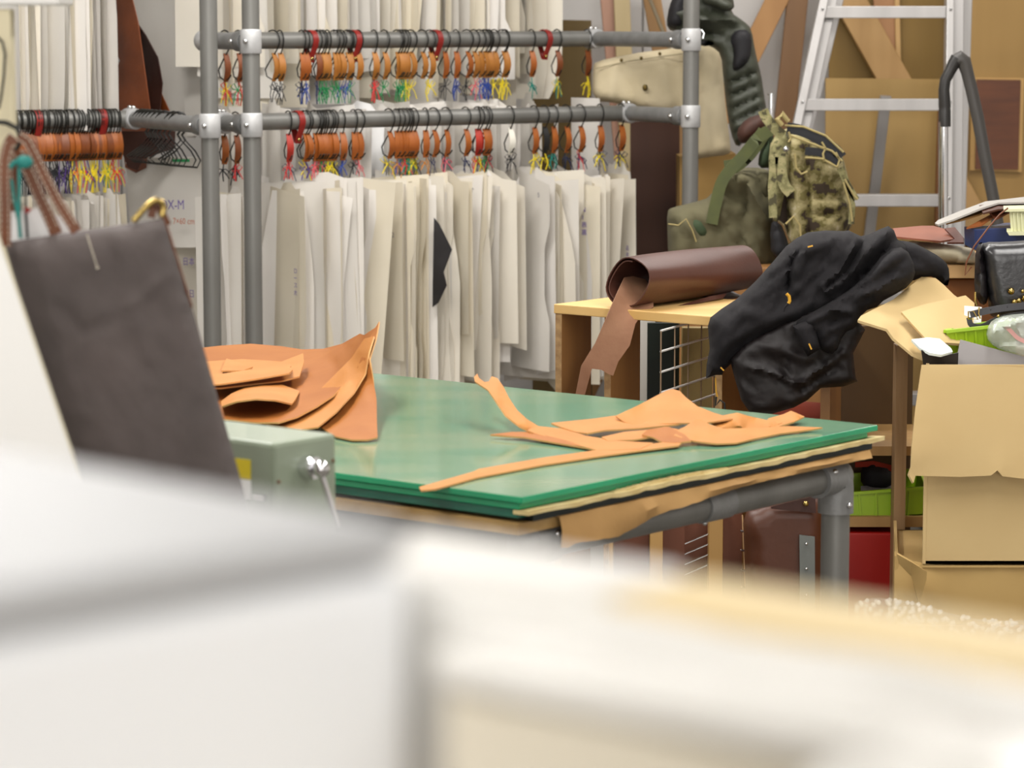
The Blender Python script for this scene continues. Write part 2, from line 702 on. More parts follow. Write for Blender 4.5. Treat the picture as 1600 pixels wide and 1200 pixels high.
rackr = thing('pipe_rack', 'grey steel pipe rack with two hanging rails between tall posts, behind green table', 'rack', P2)
for p in (P2, P3):
    post(rackr, p)
rail(rackr, LOW_A, LOW_B + RU * 0.0)
rail(rackr, UPP_A, UPP_B)
rail(rackr, TOP_A, TOP_B)
for z, ta, tb in ((ZL, LOW_A, LOW_B), (ZU, UPP_A, UPP_B), (ZT, TOP_A, TOP_B)):
    arm(rackr, P2, z, ta, None)
    arm(rackr, P3, z, tb, None)
rackl = thing('pipe_rack', 'grey steel pipe rack behind the dark tote bag with densely packed black hooks', 'rack', P1)
post(rackl, P1)
post(rackl, P1 - RU * 1.0)
rail(rackl, LEFT_A, LEFT_B)
rail(rackl, LTOP_A, LTOP_B)
arm(rackl, P1, ZL, LT, None)
arm(rackl, P1, ZT, LTOP_B, None)


def on_rail(a, b, px):
    lo, hi = -0.3, 1.3
    for _ in range(40):
        m_ = (lo + hi) / 2
        if proj(a + (b - a) * m_)[0] < px:
            lo = m_
        else:
            hi = m_
    return a + (b - a) * lo


HOOKMESH = {}


def hook_points(c, fd, tw):
    q = []
    r = 0.0285
    for an in (205, 175, 145, 115, 90, 65, 40, 15, -10, -32):
        q.append((r * math.cos(math.radians(an)), r * math.sin(math.radians(an)) + 0.001))
    q += [(0.014, -0.03), (0.003, -0.042), (-0.014, -0.062), (-0.03, -0.083), (-0.024, -0.103), (-0.004, -0.112), (0.016, -0.108), (0.028, -0.096)]
    return [c + fd * a + Z * b for a, b in q]


def pattern_sheet(parent, top, wd, width, length, rg, m, front=0.35, bend=None):
    """hanging card: top = hanging point, wd = horizontal width direction (toward the viewer side)"""
    nx, nz = 6, 8
    nrm = Vector((wd.y, -wd.x, 0))
    style = rg.choice(['rect', 'taper', 'flare', 'curve', 'notch', 'rect', 'slant'])
    bd = rg.uniform(-0.016, 0.016) if bend is None else bend
    tw = rg.uniform(-0.025, 0.025)
    fl = rg.uniform(-0.012, 0.012)
    tsl = rg.choice((0, 0, 0.1, -0.1, 0.2, -0.08))
    tabw = rg.choice((0, 0, 0, 0.022))
    vs, fs = [], []
    sl = rg.uniform(-0.12, 0.12)
    for j in range(nz + 1):
        t = j / nz
        for i in range(nx + 1):
            s = i / nx
            lo, hi = -(1 - front) * width, front * width
            if style == 'taper':
                hi *= 1 - 0.45 * t
                lo *= 1 - 0.3 * t
            elif style == 'flare':
                k = 0.55 + 0.45 * min(1, t * 2.2)
                hi *= k
                lo *= k
            elif style == 'curve':
                k = math.sqrt(max(0.3, 1 - max(0, 2 * t - 1) ** 4 * 0.7))
                hi *= k
                lo *= k
            elif style == 'notch' and 0.35 < t < 0.65:
                hi *= 0.72
            k = lo + (hi - lo) * s
            z = -length * t
            if style == 'slant':
                z += sl * length * (s - 0.5) * (t)
            if t == 0:
                z -= (s - 0.5) * width * tsl
                if tabw and 0.3 < s < 0.7:
                    z += tabw
            off = bd * math.sin(math.pi * s) * (0.4 + 0.6 * t) + tw * (s - 0.5) * t + fl * t * t
            vs.append(top + wd * k + nrm * off + Z * z)
    for j in range(nz):
        for i in range(nx):
            a = j * (nx + 1) + i
            fs.append((a, a + 1, a + nx + 2, a + nx + 1))
    o = MB().add(vs, fs).build('pattern_sheet', m, parent, ang=80)

    def surf(s_, t_):
        x_, y_ = min(s_, 0.999) * nx, min(max(t_, 0), 0.999) * nz
        i, j = int(x_), int(y_)
        a, b, c = vs[j * (nx + 1) + i], vs[j * (nx + 1) + i + 1], vs[(j + 1) * (nx + 1) + i]
        p_ = a + (b - a) * (x_ - i) + (c - a) * (y_ - j)
        xd_ = (b - a).normalized()
        nn_ = xd_.cross(c - a).normalized()
        if nn_.dot(Vector((0, 0, CAMZ)) - p_) < 0:
            nn_ = -nn_
        if xd_.x < 0:
            xd_ = -xd_
        return p_, xd_, nn_
    SURF[o.name] = surf
    return o


def strings(parent, top, bottom, cols, rg, fd, u):
    for c in cols:
        mb = MB()
        r = rg.uniform(0.0011, 0.0018)
        for k in range(rg.choice((1, 2, 2))):
            j = u * rg.uniform(-0.012, 0.012) + fd * rg.uniform(-0.01, 0.01)
            kn = top * 0.75 + bottom * 0.25 + j * 0.6
            mb.tube([top, kn, (kn + bottom) / 2 + j, bottom + j * 0.6], r, 5)
        kn = top * 0.6 + bottom * 0.4 + u * rg.uniform(-0.006, 0.006)
        for sg in (-1, 1):  # bow loops and tails
            a = rg.uniform(0.012, 0.026)
            dz = rg.uniform(-0.012, 0.016)
            mb.tube([kn, kn + u * sg * a * 0.5 + Z * (dz + 0.008), kn + u * sg * a + Z * dz, kn + u * sg * a * 0.6 + Z * (dz - 0.009), kn], r, 5)
            mb.tube([kn, kn + u * sg * a * 0.5 - Z * 0.012 + fd * 0.004, kn + u * sg * a * 0.9 - Z * rg.uniform(0.02, 0.045) + fd * 0.006], r, 5)
        mb.ball(kn, r * 2.4, n=6)
        mb.build('string', STRINGS[c], parent)


def hanger(px, a, b, where, idx, tagc, cols, seed, gap, lens, nsheet=2, simple=False, mats=None, widths=(0.16, 0.32), tagrange=None, frontk=0.35, note=None):
    rg = random.Random(seed)
    c = on_rail(a, b, px)
    u = (b - a).normalized()
    yaw = rg.uniform(-0.22, 0.22)
    fd0 = Vector((u.y, -u.x, 0))
    fd = Vector((fd0.x * math.cos(yaw) - fd0.y * math.sin(yaw), fd0.x * math.sin(yaw) + fd0.y * math.cos(yaw), 0))
    uu = Vector((-fd.y, fd.x, 0))
    sc_ = {'tan': 'pale tan', 'orange': 'orange tan', 'brown': 'brown', 'red': 'red', 'white': 'white', 'black': 'black'}[tagc]
    cn = list(dict.fromkeys(cols[:2]))
    strn = (', ' + ' and '.join(cn) + ' string') if cn else ''
    label = f'card patterns, {sc_} tag{strn}, {ordinal(idx)} hook {where}'
    t = thing('pattern_set', label, 'card patterns', c - Z * (gap + lens[1]), 'card pattern sets ' + where.split(',')[0])
    MB().tube(hook_points(c, fd, 0), 0.0021, 6).build('hook', BLACKWIRE, t)
    # leather keeper strip, bowed
    n = 6
    bow = rg.uniform(0.008, 0.018)
    tp = [c + fd * (0.003 + bow * math.sin(math.pi * k / n)) + Z * (-0.036 - 0.08 * k / n) for k in range(n + 1)]
    o = MB().ribbon(tp, uu, [0.016, 0.019, 0.02, 0.021, 0.02, 0.019, 0.015], 0.0028).build('leather_tag', TAGS[tagc], t)
    top = c - Z * 0.11
    bot = c - Z * gap
    if cols:
        strings(t, top, bot, cols, rg, fd, u)
    for k in range(nsheet):
        ya = rg.gauss(0.2, 0.35)
        wd = Vector((fd.x * math.cos(ya) - fd.y * math.sin(ya), fd.x * math.sin(ya) + fd.y * math.cos(ya), 0))
        L = rg.uniform(*lens)
        so = pattern_sheet(t, bot + u * (k - (nsheet - 1) / 2) * 0.011 + Z * rg.uniform(-0.045, 0.0), wd, rg.uniform(*widths), L, rg,
                      rg.choice(mats or PAPER), rg.uniform(frontk - 0.12, frontk + 0.15))
        if k == 0 and note:
            inkm, glyphs, gs, t0 = note
            for gi, gch in enumerate(glyphs):
                p_, xd_, nn_ = SURF[so.name](0.8, t0 + gi * gs * 1.15 / L)
                text_part('pen_note', gch, INK[inkm], so, p_ + nn_ * 0.0015 - xd_ * gs * 0.3, xd_, Z, gs)
    return t


SURF = {}
LOW_PX = [349, 368, 450, 475, 479, 491, 496, 500, 504, 507, 511, 515, 521, 534, 552, 560, 607, 619, 624, 630, 636, 641, 646, 664, 677, 696,
          727, 745, 747, 756, 761, 796, 834, 850, 864, 884, 906, 937, 970]
LOW_TAG = {450: 'red', 745: 'red', 747: 'red', 796: 'white', 850: 'black', 368: 'brown'}
LOW_STR = {349: ['black'], 368: ['black', 'red'], 450: ['navy', 'red'], 475: ['purple'], 479: ['yellow'], 491: ['pink'], 496: ['red'], 500: ['green'], 504: ['pink'], 507: ['navy'],
           511: ['yellow'], 515: ['yellow'], 521: ['black'], 534: ['blue'], 552: ['black'], 560: ['pink'], 607: ['yellow', 'black'],
           619: ['orange'], 624: ['blue'], 630: ['red', 'orange'], 636: ['teal', 'green'], 641: ['yellow', 'green'], 646: ['yellow', 'black'],
           664: ['orange'], 677: ['navy'], 696: ['pink', 'navy'], 727: ['navy'], 745: ['red'], 747: ['yellow', 'black'], 756: ['green'],
           761: ['black', 'red'], 796: ['black', 'black'], 834: ['yellow'], 850: ['yellow', 'black'], 864: ['teal', 'black'], 884: ['navy', 'black'],
           906: ['red', 'navy'], 937: ['yellow', 'navy'], 970: ['yellow', 'navy']}
LOW_NOTE = {607: (3, '2', 0.02, 0.3), 727: (3, 'M', 0.02, 0.08), 834: (1, '5', 0.02, 0.1), 906: (0, 'N1表裏', 0.02, 0.15), 450: (0, 'ロース大', 0.018, 0.45), 475: (0, '本革', 0.014, 0.35), 534: (3, '7', 0.02, 0.3), 560: (3, '2', 0.016, 0.3), 664: (3, '中', 0.014, 0.4),
            696: (1, '4', 0.014, 0.5), 864: (3, 'A', 0.014, 0.1), 884: (0, 'N1表裏', 0.02, 0.15), 937: (3, '3', 0.014, 0.2), 970: (0, '品本', 0.016, 0.35)}
for i, px in enumerate(LOW_PX):
    hanger(px, LOW_A, LOW_B, 'along the lower rail', i + 1, LOW_TAG.get(px, 'orange'), LOW_STR.get(px, ['black']), 100 + i, 0.165,
           (0.5, 0.72) if px < 680 else (0.45, 0.66), 3 if px in (450, 534, 560, 677, 696, 727, 834) or px > 840 else 2,
           frontk=0.42 if px > 800 else 0.35, widths=(0.09, 0.15) if px < 400 else (0.16, 0.32), note=LOW_NOTE.get(px))
UPP_PX = [351, 372, 426, 437, 471, 477, 495, 500, 505, 511, 522, 527, 532, 542, 546, 559, 584, 600, 620, 625, 629, 634, 641, 659, 671, 694, 712, 729,
          740, 749, 756, 760, 764, 772, 785, 789, 830, 870, 917]
UPP_TAG = {351: 'brown', 372: 'brown', 471: 'orange', 477: 'orange', 495: 'brown', 694: 'orange', 712: 'orange', 729: 'orange', 830: 'orange', 870: 'brown', 917: 'brown'}
UPP_STR = {351: ['yellow', 'red'], 372: ['red', 'green'], 426: ['black'], 437: ['black'], 471: ['black', 'blue'], 477: ['blue'], 495: ['navy'], 500: ['green'], 505: ['green'],
           511: ['green'], 522: ['green'], 527: ['green'], 532: ['blue'], 542: ['blue'], 546: ['green'], 584: ['green', 'red'], 600: ['green'],
           620: ['green'], 625: ['green'], 629: ['green'], 634: ['yellow'], 641: ['yellow'], 671: ['yellow'], 694: ['black'], 712: ['blue', 'navy'],
           729: ['black'], 740: ['pink'], 749: ['blue'], 756: ['blue'], 760: ['blue'], 764: ['blue'], 772: ['yellow'], 785: ['yellow'],
           789: ['yellow'], 830: ['teal'], 870: ['teal', 'yellow'], 917: ['yellow']}
for i, px in enumerate(UPP_PX):
    hanger(px, UPP_A, UPP_B, 'along the upper rail', i + 1, UPP_TAG.get(px, 'tan'), UPP_STR.get(px, []), 300 + i, 0.185,
           (0.45, 0.7), 1 if i % 3 else 2, widths=(0.06, 0.1) if px < 440 else (0.1, 0.22), mats=PAPER[1:3] + ([WHITECARD] if px in (522, 559, 584, 789) else []))
LEFT_PX = [12 + 4.2 * k for k in range(42)]
for i, px in enumerate(LEFT_PX):
    st = 'black'
    if px > 110:
        st = rnd.choice(['yellow', 'yellow', 'red', 'green', 'yellow', 'purple'])
    elif px > 80:
        st = rnd.choice(['black', 'navy', 'black', 'purple'])
    hanger(px, LEFT_A, LEFT_B, 'along the crowded left rail', i + 1, rnd.choice(['orange', 'orange', 'brown']), [st], 500 + i, 0.21,
           (0.4, 0.6), 1, widths=(0.1, 0.2))
# hidden-end rails above the frame: their cards hang into view
for i in range(30):
    px = 352 + i * 16.5
    hanger(px, TOP_A, TOP_B, 'along the topmost rail', i + 1, 'tan', [], 700 + i, 0.15, (0.42, 0.6), 2, widths=(0.14, 0.28))
for i in range(14):
    px = 10 + i * 10.8
    hanger(px, LTOP_A, LTOP_B, 'above the crowded left rail', i + 1, 'tan', [], 800 + i, 0.15, (0.6, 0.72), 2, widths=(0.16, 0.26), frontk=0.3)

# red leather divider straps with a brass stud
for i, (px, a, b, w) in enumerate([(485, UPP_A, UPP_B, 'upper rail, nearest the grey posts'), (553, UPP_A, UPP_B, 'upper rail, second from the grey posts'),
                                   (680, UPP_A, UPP_B, 'upper rail, third from the grey posts'), (851, UPP_A, UPP_B, 'upper rail, at its right end'),
                                   (465, LOW_A, LOW_B, 'lower rail, beside the grey posts'), (57, LEFT_A, LEFT_B, 'crowded left rail, beside the bag handles'),
                                   (158, LEFT_A, LEFT_B, 'crowded left rail, beside the tee fitting')]):
    c = on_rail(a, b, px)
    u = (b - a).normalized()
    fd = Vector((u.y, -u.x, 0))
    t = thing('divider_strap', 'dark red leather divider strap looped over ' + w, 'strap', c - Z * 0.07, 'red divider straps')
    pts = []
    r = PR + 0.0045
    pts += [c - fd * 0.004 - Z * 0.062, c - fd * 0.012 - Z * 0.045]
    for an in (215, 180, 150, 120, 90, 60, 30, 0, -35):
        pts.append(c + fd * r * math.cos(math.radians(an)) + Z * r * math.sin(math.radians(an)))
    pts += [c + fd * 0.006 - Z * 0.045, c + fd * 0.002 - Z * 0.064]
    MB().ribbon(pts, u, 0.019, 0.0025).build('strap_loop', STRAP, t)
    MB().ball(c + fd * 0.006 - Z * 0.053, 0.0055, n=8).build('stud', BRASS, t)

# black sheet poking out between the cards
sheet('black_card', [(678, 340, 8.42), (686, 349, 8.42), (706, 390, 8.4), (693, 425, 8.4), (698, 446, 8.4), (685, 473, 8.42), (676, 480, 8.43)],
      mat('black_card', '#1d1a1c', 0.7), None, 'Y', 0.003, 12,
      label='black cut card with a pointed edge among the white lower cards', cat='card')

# large white sheets with pen notes behind the tote bag
t = thing('large_pattern_sheet', 'large pale sheet with purple and red pen notes right of the tote bag', 'card patterns', W(270, 540, 8.5))
sheet('sheet_face', [(196, 246, 8.62), (310, 246, 8.42), (352, 250, 8.40), (362, 385, 8.40), (300, 387, 8.42), (205, 387, 8.6)], PAPER[2], t, 'Y', 0.002, 25)
sheet('sheet_face', [(210, 380, 8.66), (275, 386, 8.52), (318, 386, 8.47), (320, 640, 8.45), (215, 640, 8.64)], PAPER[0], t, 'Y', 0.002, 30)
sheet('sheet_face', [(330, 255, 8.38), (384, 232, 8.36), (386, 640, 8.34), (334, 640, 8.38)], PAPER[2], t, 'Y', 0.002, 30)
a_ = W(252, 326, 8.50)
xd = (W(300, 326, 8.43) - W(250, 326, 8.52))
text_part('pen_note', 'OX-M', INK[0], t, a_ - Vector((0, 0.03, 0)), xd, Z, 0.040)
text_part('pen_note', '7×60 cm', INK[2], t, W(272, 349, 8.44) - Vector((0, 0.03, 0)), xd, Z, 0.026)
text_part('pen_note', '日本', INK[0], t, W(287, 412, 8.50) - Vector((0, 0.03, 0)), xd, Z, 0.026)
text_part('pen_note', '夕日', INK[0], t, W(287, 462, 8.50) - Vector((0, 0.03, 0)), xd, Z, 0.026)
t = thing('large_pattern_sheet', 'plain pale sheets hanging above the left rail beside the left grey post', 'card patterns', W(280, 200, 8.9))
sheet('sheet_face', [(196, -60, 8.98), (285, -60, 8.86), (300, 60, 8.84), (306, 215, 8.84), (200, 215, 8.98)], PAPER[2], t, 'Y', 0.002, 30, ripple=0.01)
sheet('sheet_face', [(272, -60, 8.80), (335, -60, 8.72), (342, 150, 8.72), (330, 212, 8.72), (292, 212, 8.78)], PAPER[2], t, 'Y', 0.002, 30, ripple=0.01)

# black wire clip hangers at the end of the left rail
for i, px in enumerate((222, 227, 232, 237, 243, 250, 258, 272, 279)):
    a, b = LT, P1 + Z * (ZL + 0.003)
    c = on_rail(a, b, px)
    u = (b - a).normalized()
    fd = Vector((0.93, -0.3, 0)).normalized()
    t = thing('wire_hanger', f'empty black wire hanger beside the left grey post, {ordinal(i + 1)} from the tee', 'hanger', c - Z * 0.13, 'empty black wire hangers')
    q = [c + fd * 0.029 * math.cos(math.radians(an)) + Z * 0.029 * math.sin(math.radians(an)) for an in (200, 160, 120, 90, 60, 30, 0, -40)]
    MB().tube(q + [c + Z * -0.035 + fd * 0.01, c - Z * 0.05 + fd * 0.02], 0.0034, 6).build('hook', BLACKWIRE, t)
    k = c - Z * 0.05 + fd * 0.02
    lp = [k, k + fd * 0.03 - Z * 0.03, k + fd * 0.045 - Z * 0.055, k + fd * 0.035 - Z * 0.075, k - fd * 0.05 - Z * 0.07, k - fd * 0.07 - Z * 0.055, k - fd * 0.03 - Z * 0.03]
    MB().tube(lp, 0.0026, 6, closed=True).build('frame', BLACKWIRE, t)
MB().box(W(283, 251, 8.2), X, Yv, Z, 0.024, 0.004, 0.004).build('clip_label', STRINGS['green'], t, smooth=False)

# dark brown hides hanging behind the left rail
HIDE = mat('dark_brown_hide', '#3a1708', 0.55, col2='#2a0f05', scale=6, bump=0.1, bscale=40)
HIDEO = mat('rust_hide', '#7d3d12', 0.5, col2='#5c2a0b', scale=6, bump=0.1, bscale=40)
t = thing('leather_hide', 'dark brown leather hides hanging behind the crowded left rail', 'leather', W(215, 272, 8.7))
sheet('hide_piece', [(176, -40, 8.66), (200, -30, 8.6), (216, 35, 8.57), (236, 180, 8.55), (228, 262, 8.55), (212, 270, 8.56), (196, 262, 8.62), (190, 200, 8.66), (170, 180, 8.7), (171, 128, 8.7), (188, 95, 8.66), (173, 65, 8.7)],
      HIDEO, t, 'Y', 0.003, 14, ctrl=[(200, 100, 8.62), (205, 200, 8.60)])
sheet('hide_piece', [(196, -30, 8.64), (204, 20, 8.64), (228, 55, 8.62), (247, 90, 8.6), (254, 130, 8.6), (250, 175, 8.6), (238, 260, 8.62), (215, 272, 8.66), (200, 255, 8.68), (205, 180, 8.7), (215, 100, 8.7), (200, 40, 8.68)],
      HIDE, t, 'Y', 0.003, 14, ctrl=[(232, 120, 8.66)])
sheet('hide_piece', [(250, 140, 8.64), (266, 176, 8.62), (273, 225, 8.62), (245, 232, 8.66), (238, 190, 8.66)], HIDEO, t, 'Y', 0.003, 14)
sheet('hide_piece', [(190, 205, 8.5), (274, 205, 8.46), (273, 232, 8.46), (224, 248, 8.48), (215, 266, 8.5), (200, 262, 8.5), (190, 235, 8.52)], HIDE, t, 'Y', 0.003, 14)

# ------------------------------------------------------------------ glass topped table
TZ = 0.80
TA, TB = G(815, 777, TZ), G(1372, 664, TZ)
TR = (TB - TA)
TL = TR.length
TR.normalize()
TE = Vector((-TR.y, TR.x, 0))
LEN = 1.9


def tp(e, r, z):
    q = TA + TE * e + TR * r
    return Vector((q.x, q.y, z))


GLASSF = mat('green_glass_face', '#528a6f', 0.12, col2='#7f977a', scale=2.2, stretch=(1, 3, 1), spec=0.5, bump=0.012, bscale=6)
GLASSE = mat('green_glass_edge', '#16a06c', 0.15, col2='#0f8458', scale=5, spec=0.6)
GLASSD = mat('dark_glass_edge', '#0f4a3a', 0.15, col2='#1d6a55', scale=9, stretch=(1, 1, 4))
RUBBER = mat('black_rubber_mat', '#1c2422', 0.6)
CREAM = mat('cream_board_edge', '#d9c692', 0.8, col2='#bfa86f', scale=20, stretch=(1, 1, 4))
PLYT = wood('table_plywood', '#b08f5a', '#8f6f40', 'x', 20)
table = thing('cutting_table', 'workbench with stacked green glass top on grey pipe legs', 'table', tp(LEN / 2, TL / 2, 0))


def layer(name, e0, e1, r0, r1, z0, z1, ms, bevel=0.0):
    mb = MB()
    c = [tp(e0, r0, z0), tp(e0, r1, z0), tp(e1, r1, z0), tp(e1, r0, z0), tp(e0, r0, z1), tp(e0, r1, z1), tp(e1, r1, z1), tp(e1, r0, z1)]
    mb.hexa(c)
    if len(ms) > 1:
        mb.m = [1, 0, 1, 1, 1, 1]
    return mb.build(name, list(ms), table, smooth=False, bevel=bevel)


layer('glass_sheet', 0, LEN, 0, TL, 0.790, 0.800, (GLASSF, GLASSE), 0.0015)
layer('glass_sheet', 0.008, LEN, 0.004, TL - 0.02, 0.780, 0.789, (GLASSF, GLASSE), 0.001)
layer('glass_sheet', 0.014, LEN, 0.008, TL - 0.02, 0.766, 0.7795, (GLASSD, GLASSD), 0.001)
layer('rubber_mat', 0.004, LEN, 0.03, TL - 0.012, 0.7605, 0.7655, (RUBBER,))
layer('rubber_mat', 0.002, 0.02, 0.03, TL - 0.015, 0.7605, 0.7715, (RUBBER,))
layer('plywood_board', 0.006, LEN, 0.0, TL - 0.03, 0.7435, 0.760, (PLYT,))
# ragged cream board strips along the right edge
rg = random.Random(5)
for z0, z1, r0, r1, out in ((0.7725, 0.7795, 0.005, TL + 0.01, 0.006), (0.7725, 0.787, 0.22, 0.52, 0.0)):
    mb = MB()
    n = 44
    q = []
    for k in range(n + 1):
        r = r0 + (r1 - r0) * k / n
        o_ = -(out + rg.uniform(0, 0.005)) if z1 < 0.785 else -rg.uniform(0.0, 0.003)
        dz = rg.uniform(-0.0012, 0.0012)
        top = z1 if z1 < 0.785 else 0.7805 + 0.004 * math.sin(math.pi * k / n)
        q += [tp(o_, r, z0 + dz), tp(0.02, r, z0), tp(0.02, r, top - 0.001), tp(o_, r, top + dz)]
    fs = []
    for k in range(n):
        for j in range(4):
            fs.append((k * 4 + j, k * 4 + (j + 1) % 4, k * 4 + 4 + (j + 1) % 4, k * 4 + 4 + j))
    fs += [(3, 2, 1, 0), tuple(n * 4 + j for j in range(4))]
    mb.add(q, fs).build('cream_board', CREAM, table, smooth=False)
# kraft paper hanging over the edge
mb = MB()
n = 60
q = []
for k in range(n + 1):
    r = 0.085 + (TL - 0.03 - 0.085) * k / n
    t_ = k / n
    drop = 0.046 if t_ < 0.03 else (0.042 + 0.05 * (t_ - 0.03) if t_ < 0.17 else (0.048 - 0.16 * (t_ - 0.17) if t_ < 0.33 else max(0.012, 0.026 - 0.05 * (t_ - 0.33))))
    drop += rg.uniform(-0.0012, 0.0012)
    w_ = 0.003 * math.sin(k * 0.35) + 0.001 * math.sin(k * 1.1)
    q += [tp(0.03, r, 0.7602), tp(-0.003, r, 0.7602), tp(-0.008 + w_, r, 0.7602 - drop * 0.45), tp(-0.006 - w_, r, 0.7602 - drop)]
fs = [(k * 4 + j, k * 4 + j + 1, k * 4 + 5 + j, k * 4 + 4 + j) for k in range(n) for j in range(3)]
mb.add(q, fs).build('kraft_paper', KRAFT, table, solid=0.0012)
# pipe frame
ZP = 0.7175
pr = 0.0243
ca, cb = tp(0.035, 0.05, ZP), tp(0.035, TL - 0.075, ZP)
cc, cd = tp(LEN - 0.1, TL - 0.075, ZP), tp(LEN - 0.1, 0.05, ZP)
for a, b in ((ca, cb), (cb, cc), (cc, cd), (cd, ca)):
    MB().tube([a, b], pr, 22).build('pipe_rail', PIPE, table)
for c in (ca, cb, cc, cd):
    p = Vector((c.x, c.y, 0))
    MB().tube([p, c - Z * 0.02], pr, 22).build('pipe_leg', PIPE, table)
    MB().tube([p, p + Z * 0.03], 0.034, 20).build('foot', RUBBER, table)
    d = TR if c in (ca, cd) else -TR
    mb = MB()
    el = [c + d * 0.062, c + d * 0.03, c + d * 0.012 - Z * 0.001, c + d * 0.002 - Z * 0.008, c - Z * 0.022, c - Z * 0.062]
    mb.tube(el, [0.0305, 0.0305, 0.031, 0.031, 0.0305, 0.0305], 22)
    mb.ball(c - Z * 0.0005 + d * 0.001, 0.0308, n=18)
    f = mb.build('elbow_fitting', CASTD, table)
    for s in (c + d * 0.045 + TE * -0.0265 + Z * 0.015, c - Z * 0.046 - TE * 0.0 + Vector((0.02, -0.024, 0))):
        MB().ball(s, 0.0055, n=8).build('set_screw', STEEL, f)
mid = on_rail(ca, cb, 1113)
f = MB().tube([mid - TR * 0.036, mid + TR * 0.036], 0.0272, 22).build('coupling', CASTD, table)
MB().ball(mid - TR * 0.02 - Z * 0.0285, 0.004, n=8).build('set_screw', STEEL, f)

# ------------------------------------------------------------------ leather on the table
LP = 'tan leather offcuts on the left of the table'


def lt(label, poly, m=LEATHER, thick=0.0028, step=9, ctrl=(), sm=0, grp=None, ripple=0):
    o = sheet('leather_piece', poly, [m, EDGE], None, 'z', thick, step, ctrl, sm, label, 'leather', grp, ripple)
    return o


lt('lowest curled tan leather sheet with a corner standing on the glass, left pile',
   [(593, 503, .945), (588, 530, .925), (578, 562, .90), (583, 590, .87), (588, 625, .84), (589, 660, .818), (590, 684, .806), (575, 688, .804), (550, 688, .8035), (525, 683, .8035), (500, 668, .808), (520, 645, .815), (548, 605, .85), (565, 560, .895), (577, 530, .92)],
   LEATHER, ctrl=[])
lt('middle tan leather sheet with sweeping curled edge in left pile',
   [(585, 526, .93), (577, 552, .91), (571, 585, .875), (553, 615, .85), (525, 645, .83), (497, 668, .815), (470, 672, .812), (420, 664, .812), (380, 655, .812), (440, 640, .818), (500, 610, .84), (550, 560, .885), (570, 530, .92)],
   LEATHER2)
lt('large topmost curled tan leather sheet filling the left pile',
   [(300, 546, .838), (345, 541, .842), (392, 538, .844), (440, 542, .84), (472, 547, .838), (505, 546, .845), (535, 538, .865), (556, 526, .89), (563, 522, .90), (570, 524, .91), (588, 512, .935), (580, 530, .922), (566, 552, .895), (549, 583, .868), (546, 592, .86), (521, 619, .845), (495, 636, .835), (465, 652, .826), (436, 661, .822), (400, 661, .82), (345, 655, .818), (300, 640, .818)],
   LEATHER, ctrl=[(480, 585, .836), (430, 620, .826), (380, 590, .828), (420, 570, .832), (520, 570, .85)])
lt('thin tan leather strip across the top of the left pile', [(300, 567, .852), (335, 565, .855), (378, 562, .857), (425, 565, .858), (440, 566, .858), (474, 553, .868), (475, 567, .864), (468, 589, .852), (440, 596, .848), (395, 601, .846), (345, 607, .845), (310, 607, .845)],
   LEATHER2, ctrl=[(400, 580, .853)])
lt('pale tan leather strip with ragged end on the left pile', [(348, 585, .862), (400, 577, .864), (452, 568, .868), (455, 572, .868), (453, 575, .868), (457, 579, .867), (452, 584, .866), (400, 593, .858), (345, 601, .854), (315, 603, .852), (318, 585, .858), (335, 583, .86)], LEATHER2)
lt('pointed pale tan leather scrap leaning at the back of left pile', [(354, 561, .862), (372, 567, .860), (395, 574, .858), (380, 580, .857), (346, 580, .857)], LEATHER2, step=7)
lt('arched tan leather scrap at the front of the left pile', [(346, 628, .832), (362, 616, .838), (382, 607, .842), (410, 603, .844), (440, 602, .844), (468, 612, .838), (462, 624, .842), (456, 632, .838), (430, 626, .852), (400, 624, .856), (370, 628, .85), (347, 636, .836)],
   LEATHER2, step=7)

lt('curling tan leather strip with forked raised end on the glass',
   [(742, 597, .868), (741, 590, .872), (746, 585, .875), (749, 592, .872), (757, 598, .868), (764, 597, .868), (768, 589, .874), (777, 592, .872), (786, 605, .862), (795, 622, .85), (808, 642, .834), (823, 656, .822), (841, 667, .813), (880, 671, .808), (915, 682, .806), (965, 690, .806), (1020, 693, .806), (1000, 703, .805), (935, 705, .804), (905, 697, .805), (870, 688, .806), (835, 678, .809), (812, 668, .816), (790, 650, .832), (775, 628, .848), (762, 610, .86)], LEATHER2)
lt('slim pointed tan leather offcut under the forked strip', [(766, 680, .806), (800, 676, .81), (830, 676, .809), (880, 688, .807), (935, 704, .803), (870, 693, .804), (820, 684, .806), (790, 682, .806)], LEATHER, step=7)
lt('long straight narrow tan leather strip reaching the front table edge',
   [(655, 762, .8025), (670, 758, .8025), (740, 738, .8025), (748, 734, .8025), (850, 716, .803), (935, 704, .804), (1000, 697, .805), (1070, 688, .806), (1060, 697, .805), (1000, 705, .804), (935, 714, .803), (850, 727, .8025), (745, 747, .8025), (680, 765, .8025), (658, 767, .8025)], LEATHER2, step=8)
lt('flat tan leather offcut with rounded left end beside forked strip', [(861, 662, .814), (880, 660, .815), (930, 655, .816), (965, 650, .818), (1000, 652, .818), (1090, 655, .818), (1060, 664, .814), (1000, 670, .812), (945, 673, .811), (918, 678, .808), (900, 676, .808), (878, 669, .81)], LEATHER2)
lt('largest peaked tan leather offcut rising on the right pile',
   [(962, 651, .822), (985, 640, .832), (1015, 625, .838), (1040, 612, .846), (1050, 609, .848), (1062, 612, .846), (1072, 622, .84), (1090, 636, .832), (1115, 646, .824), (1145, 655, .82), (1100, 662, .816), (1060, 662, .816), (1010, 664, .814), (992, 665, .814), (975, 660, .816)],
   LEATHER2)
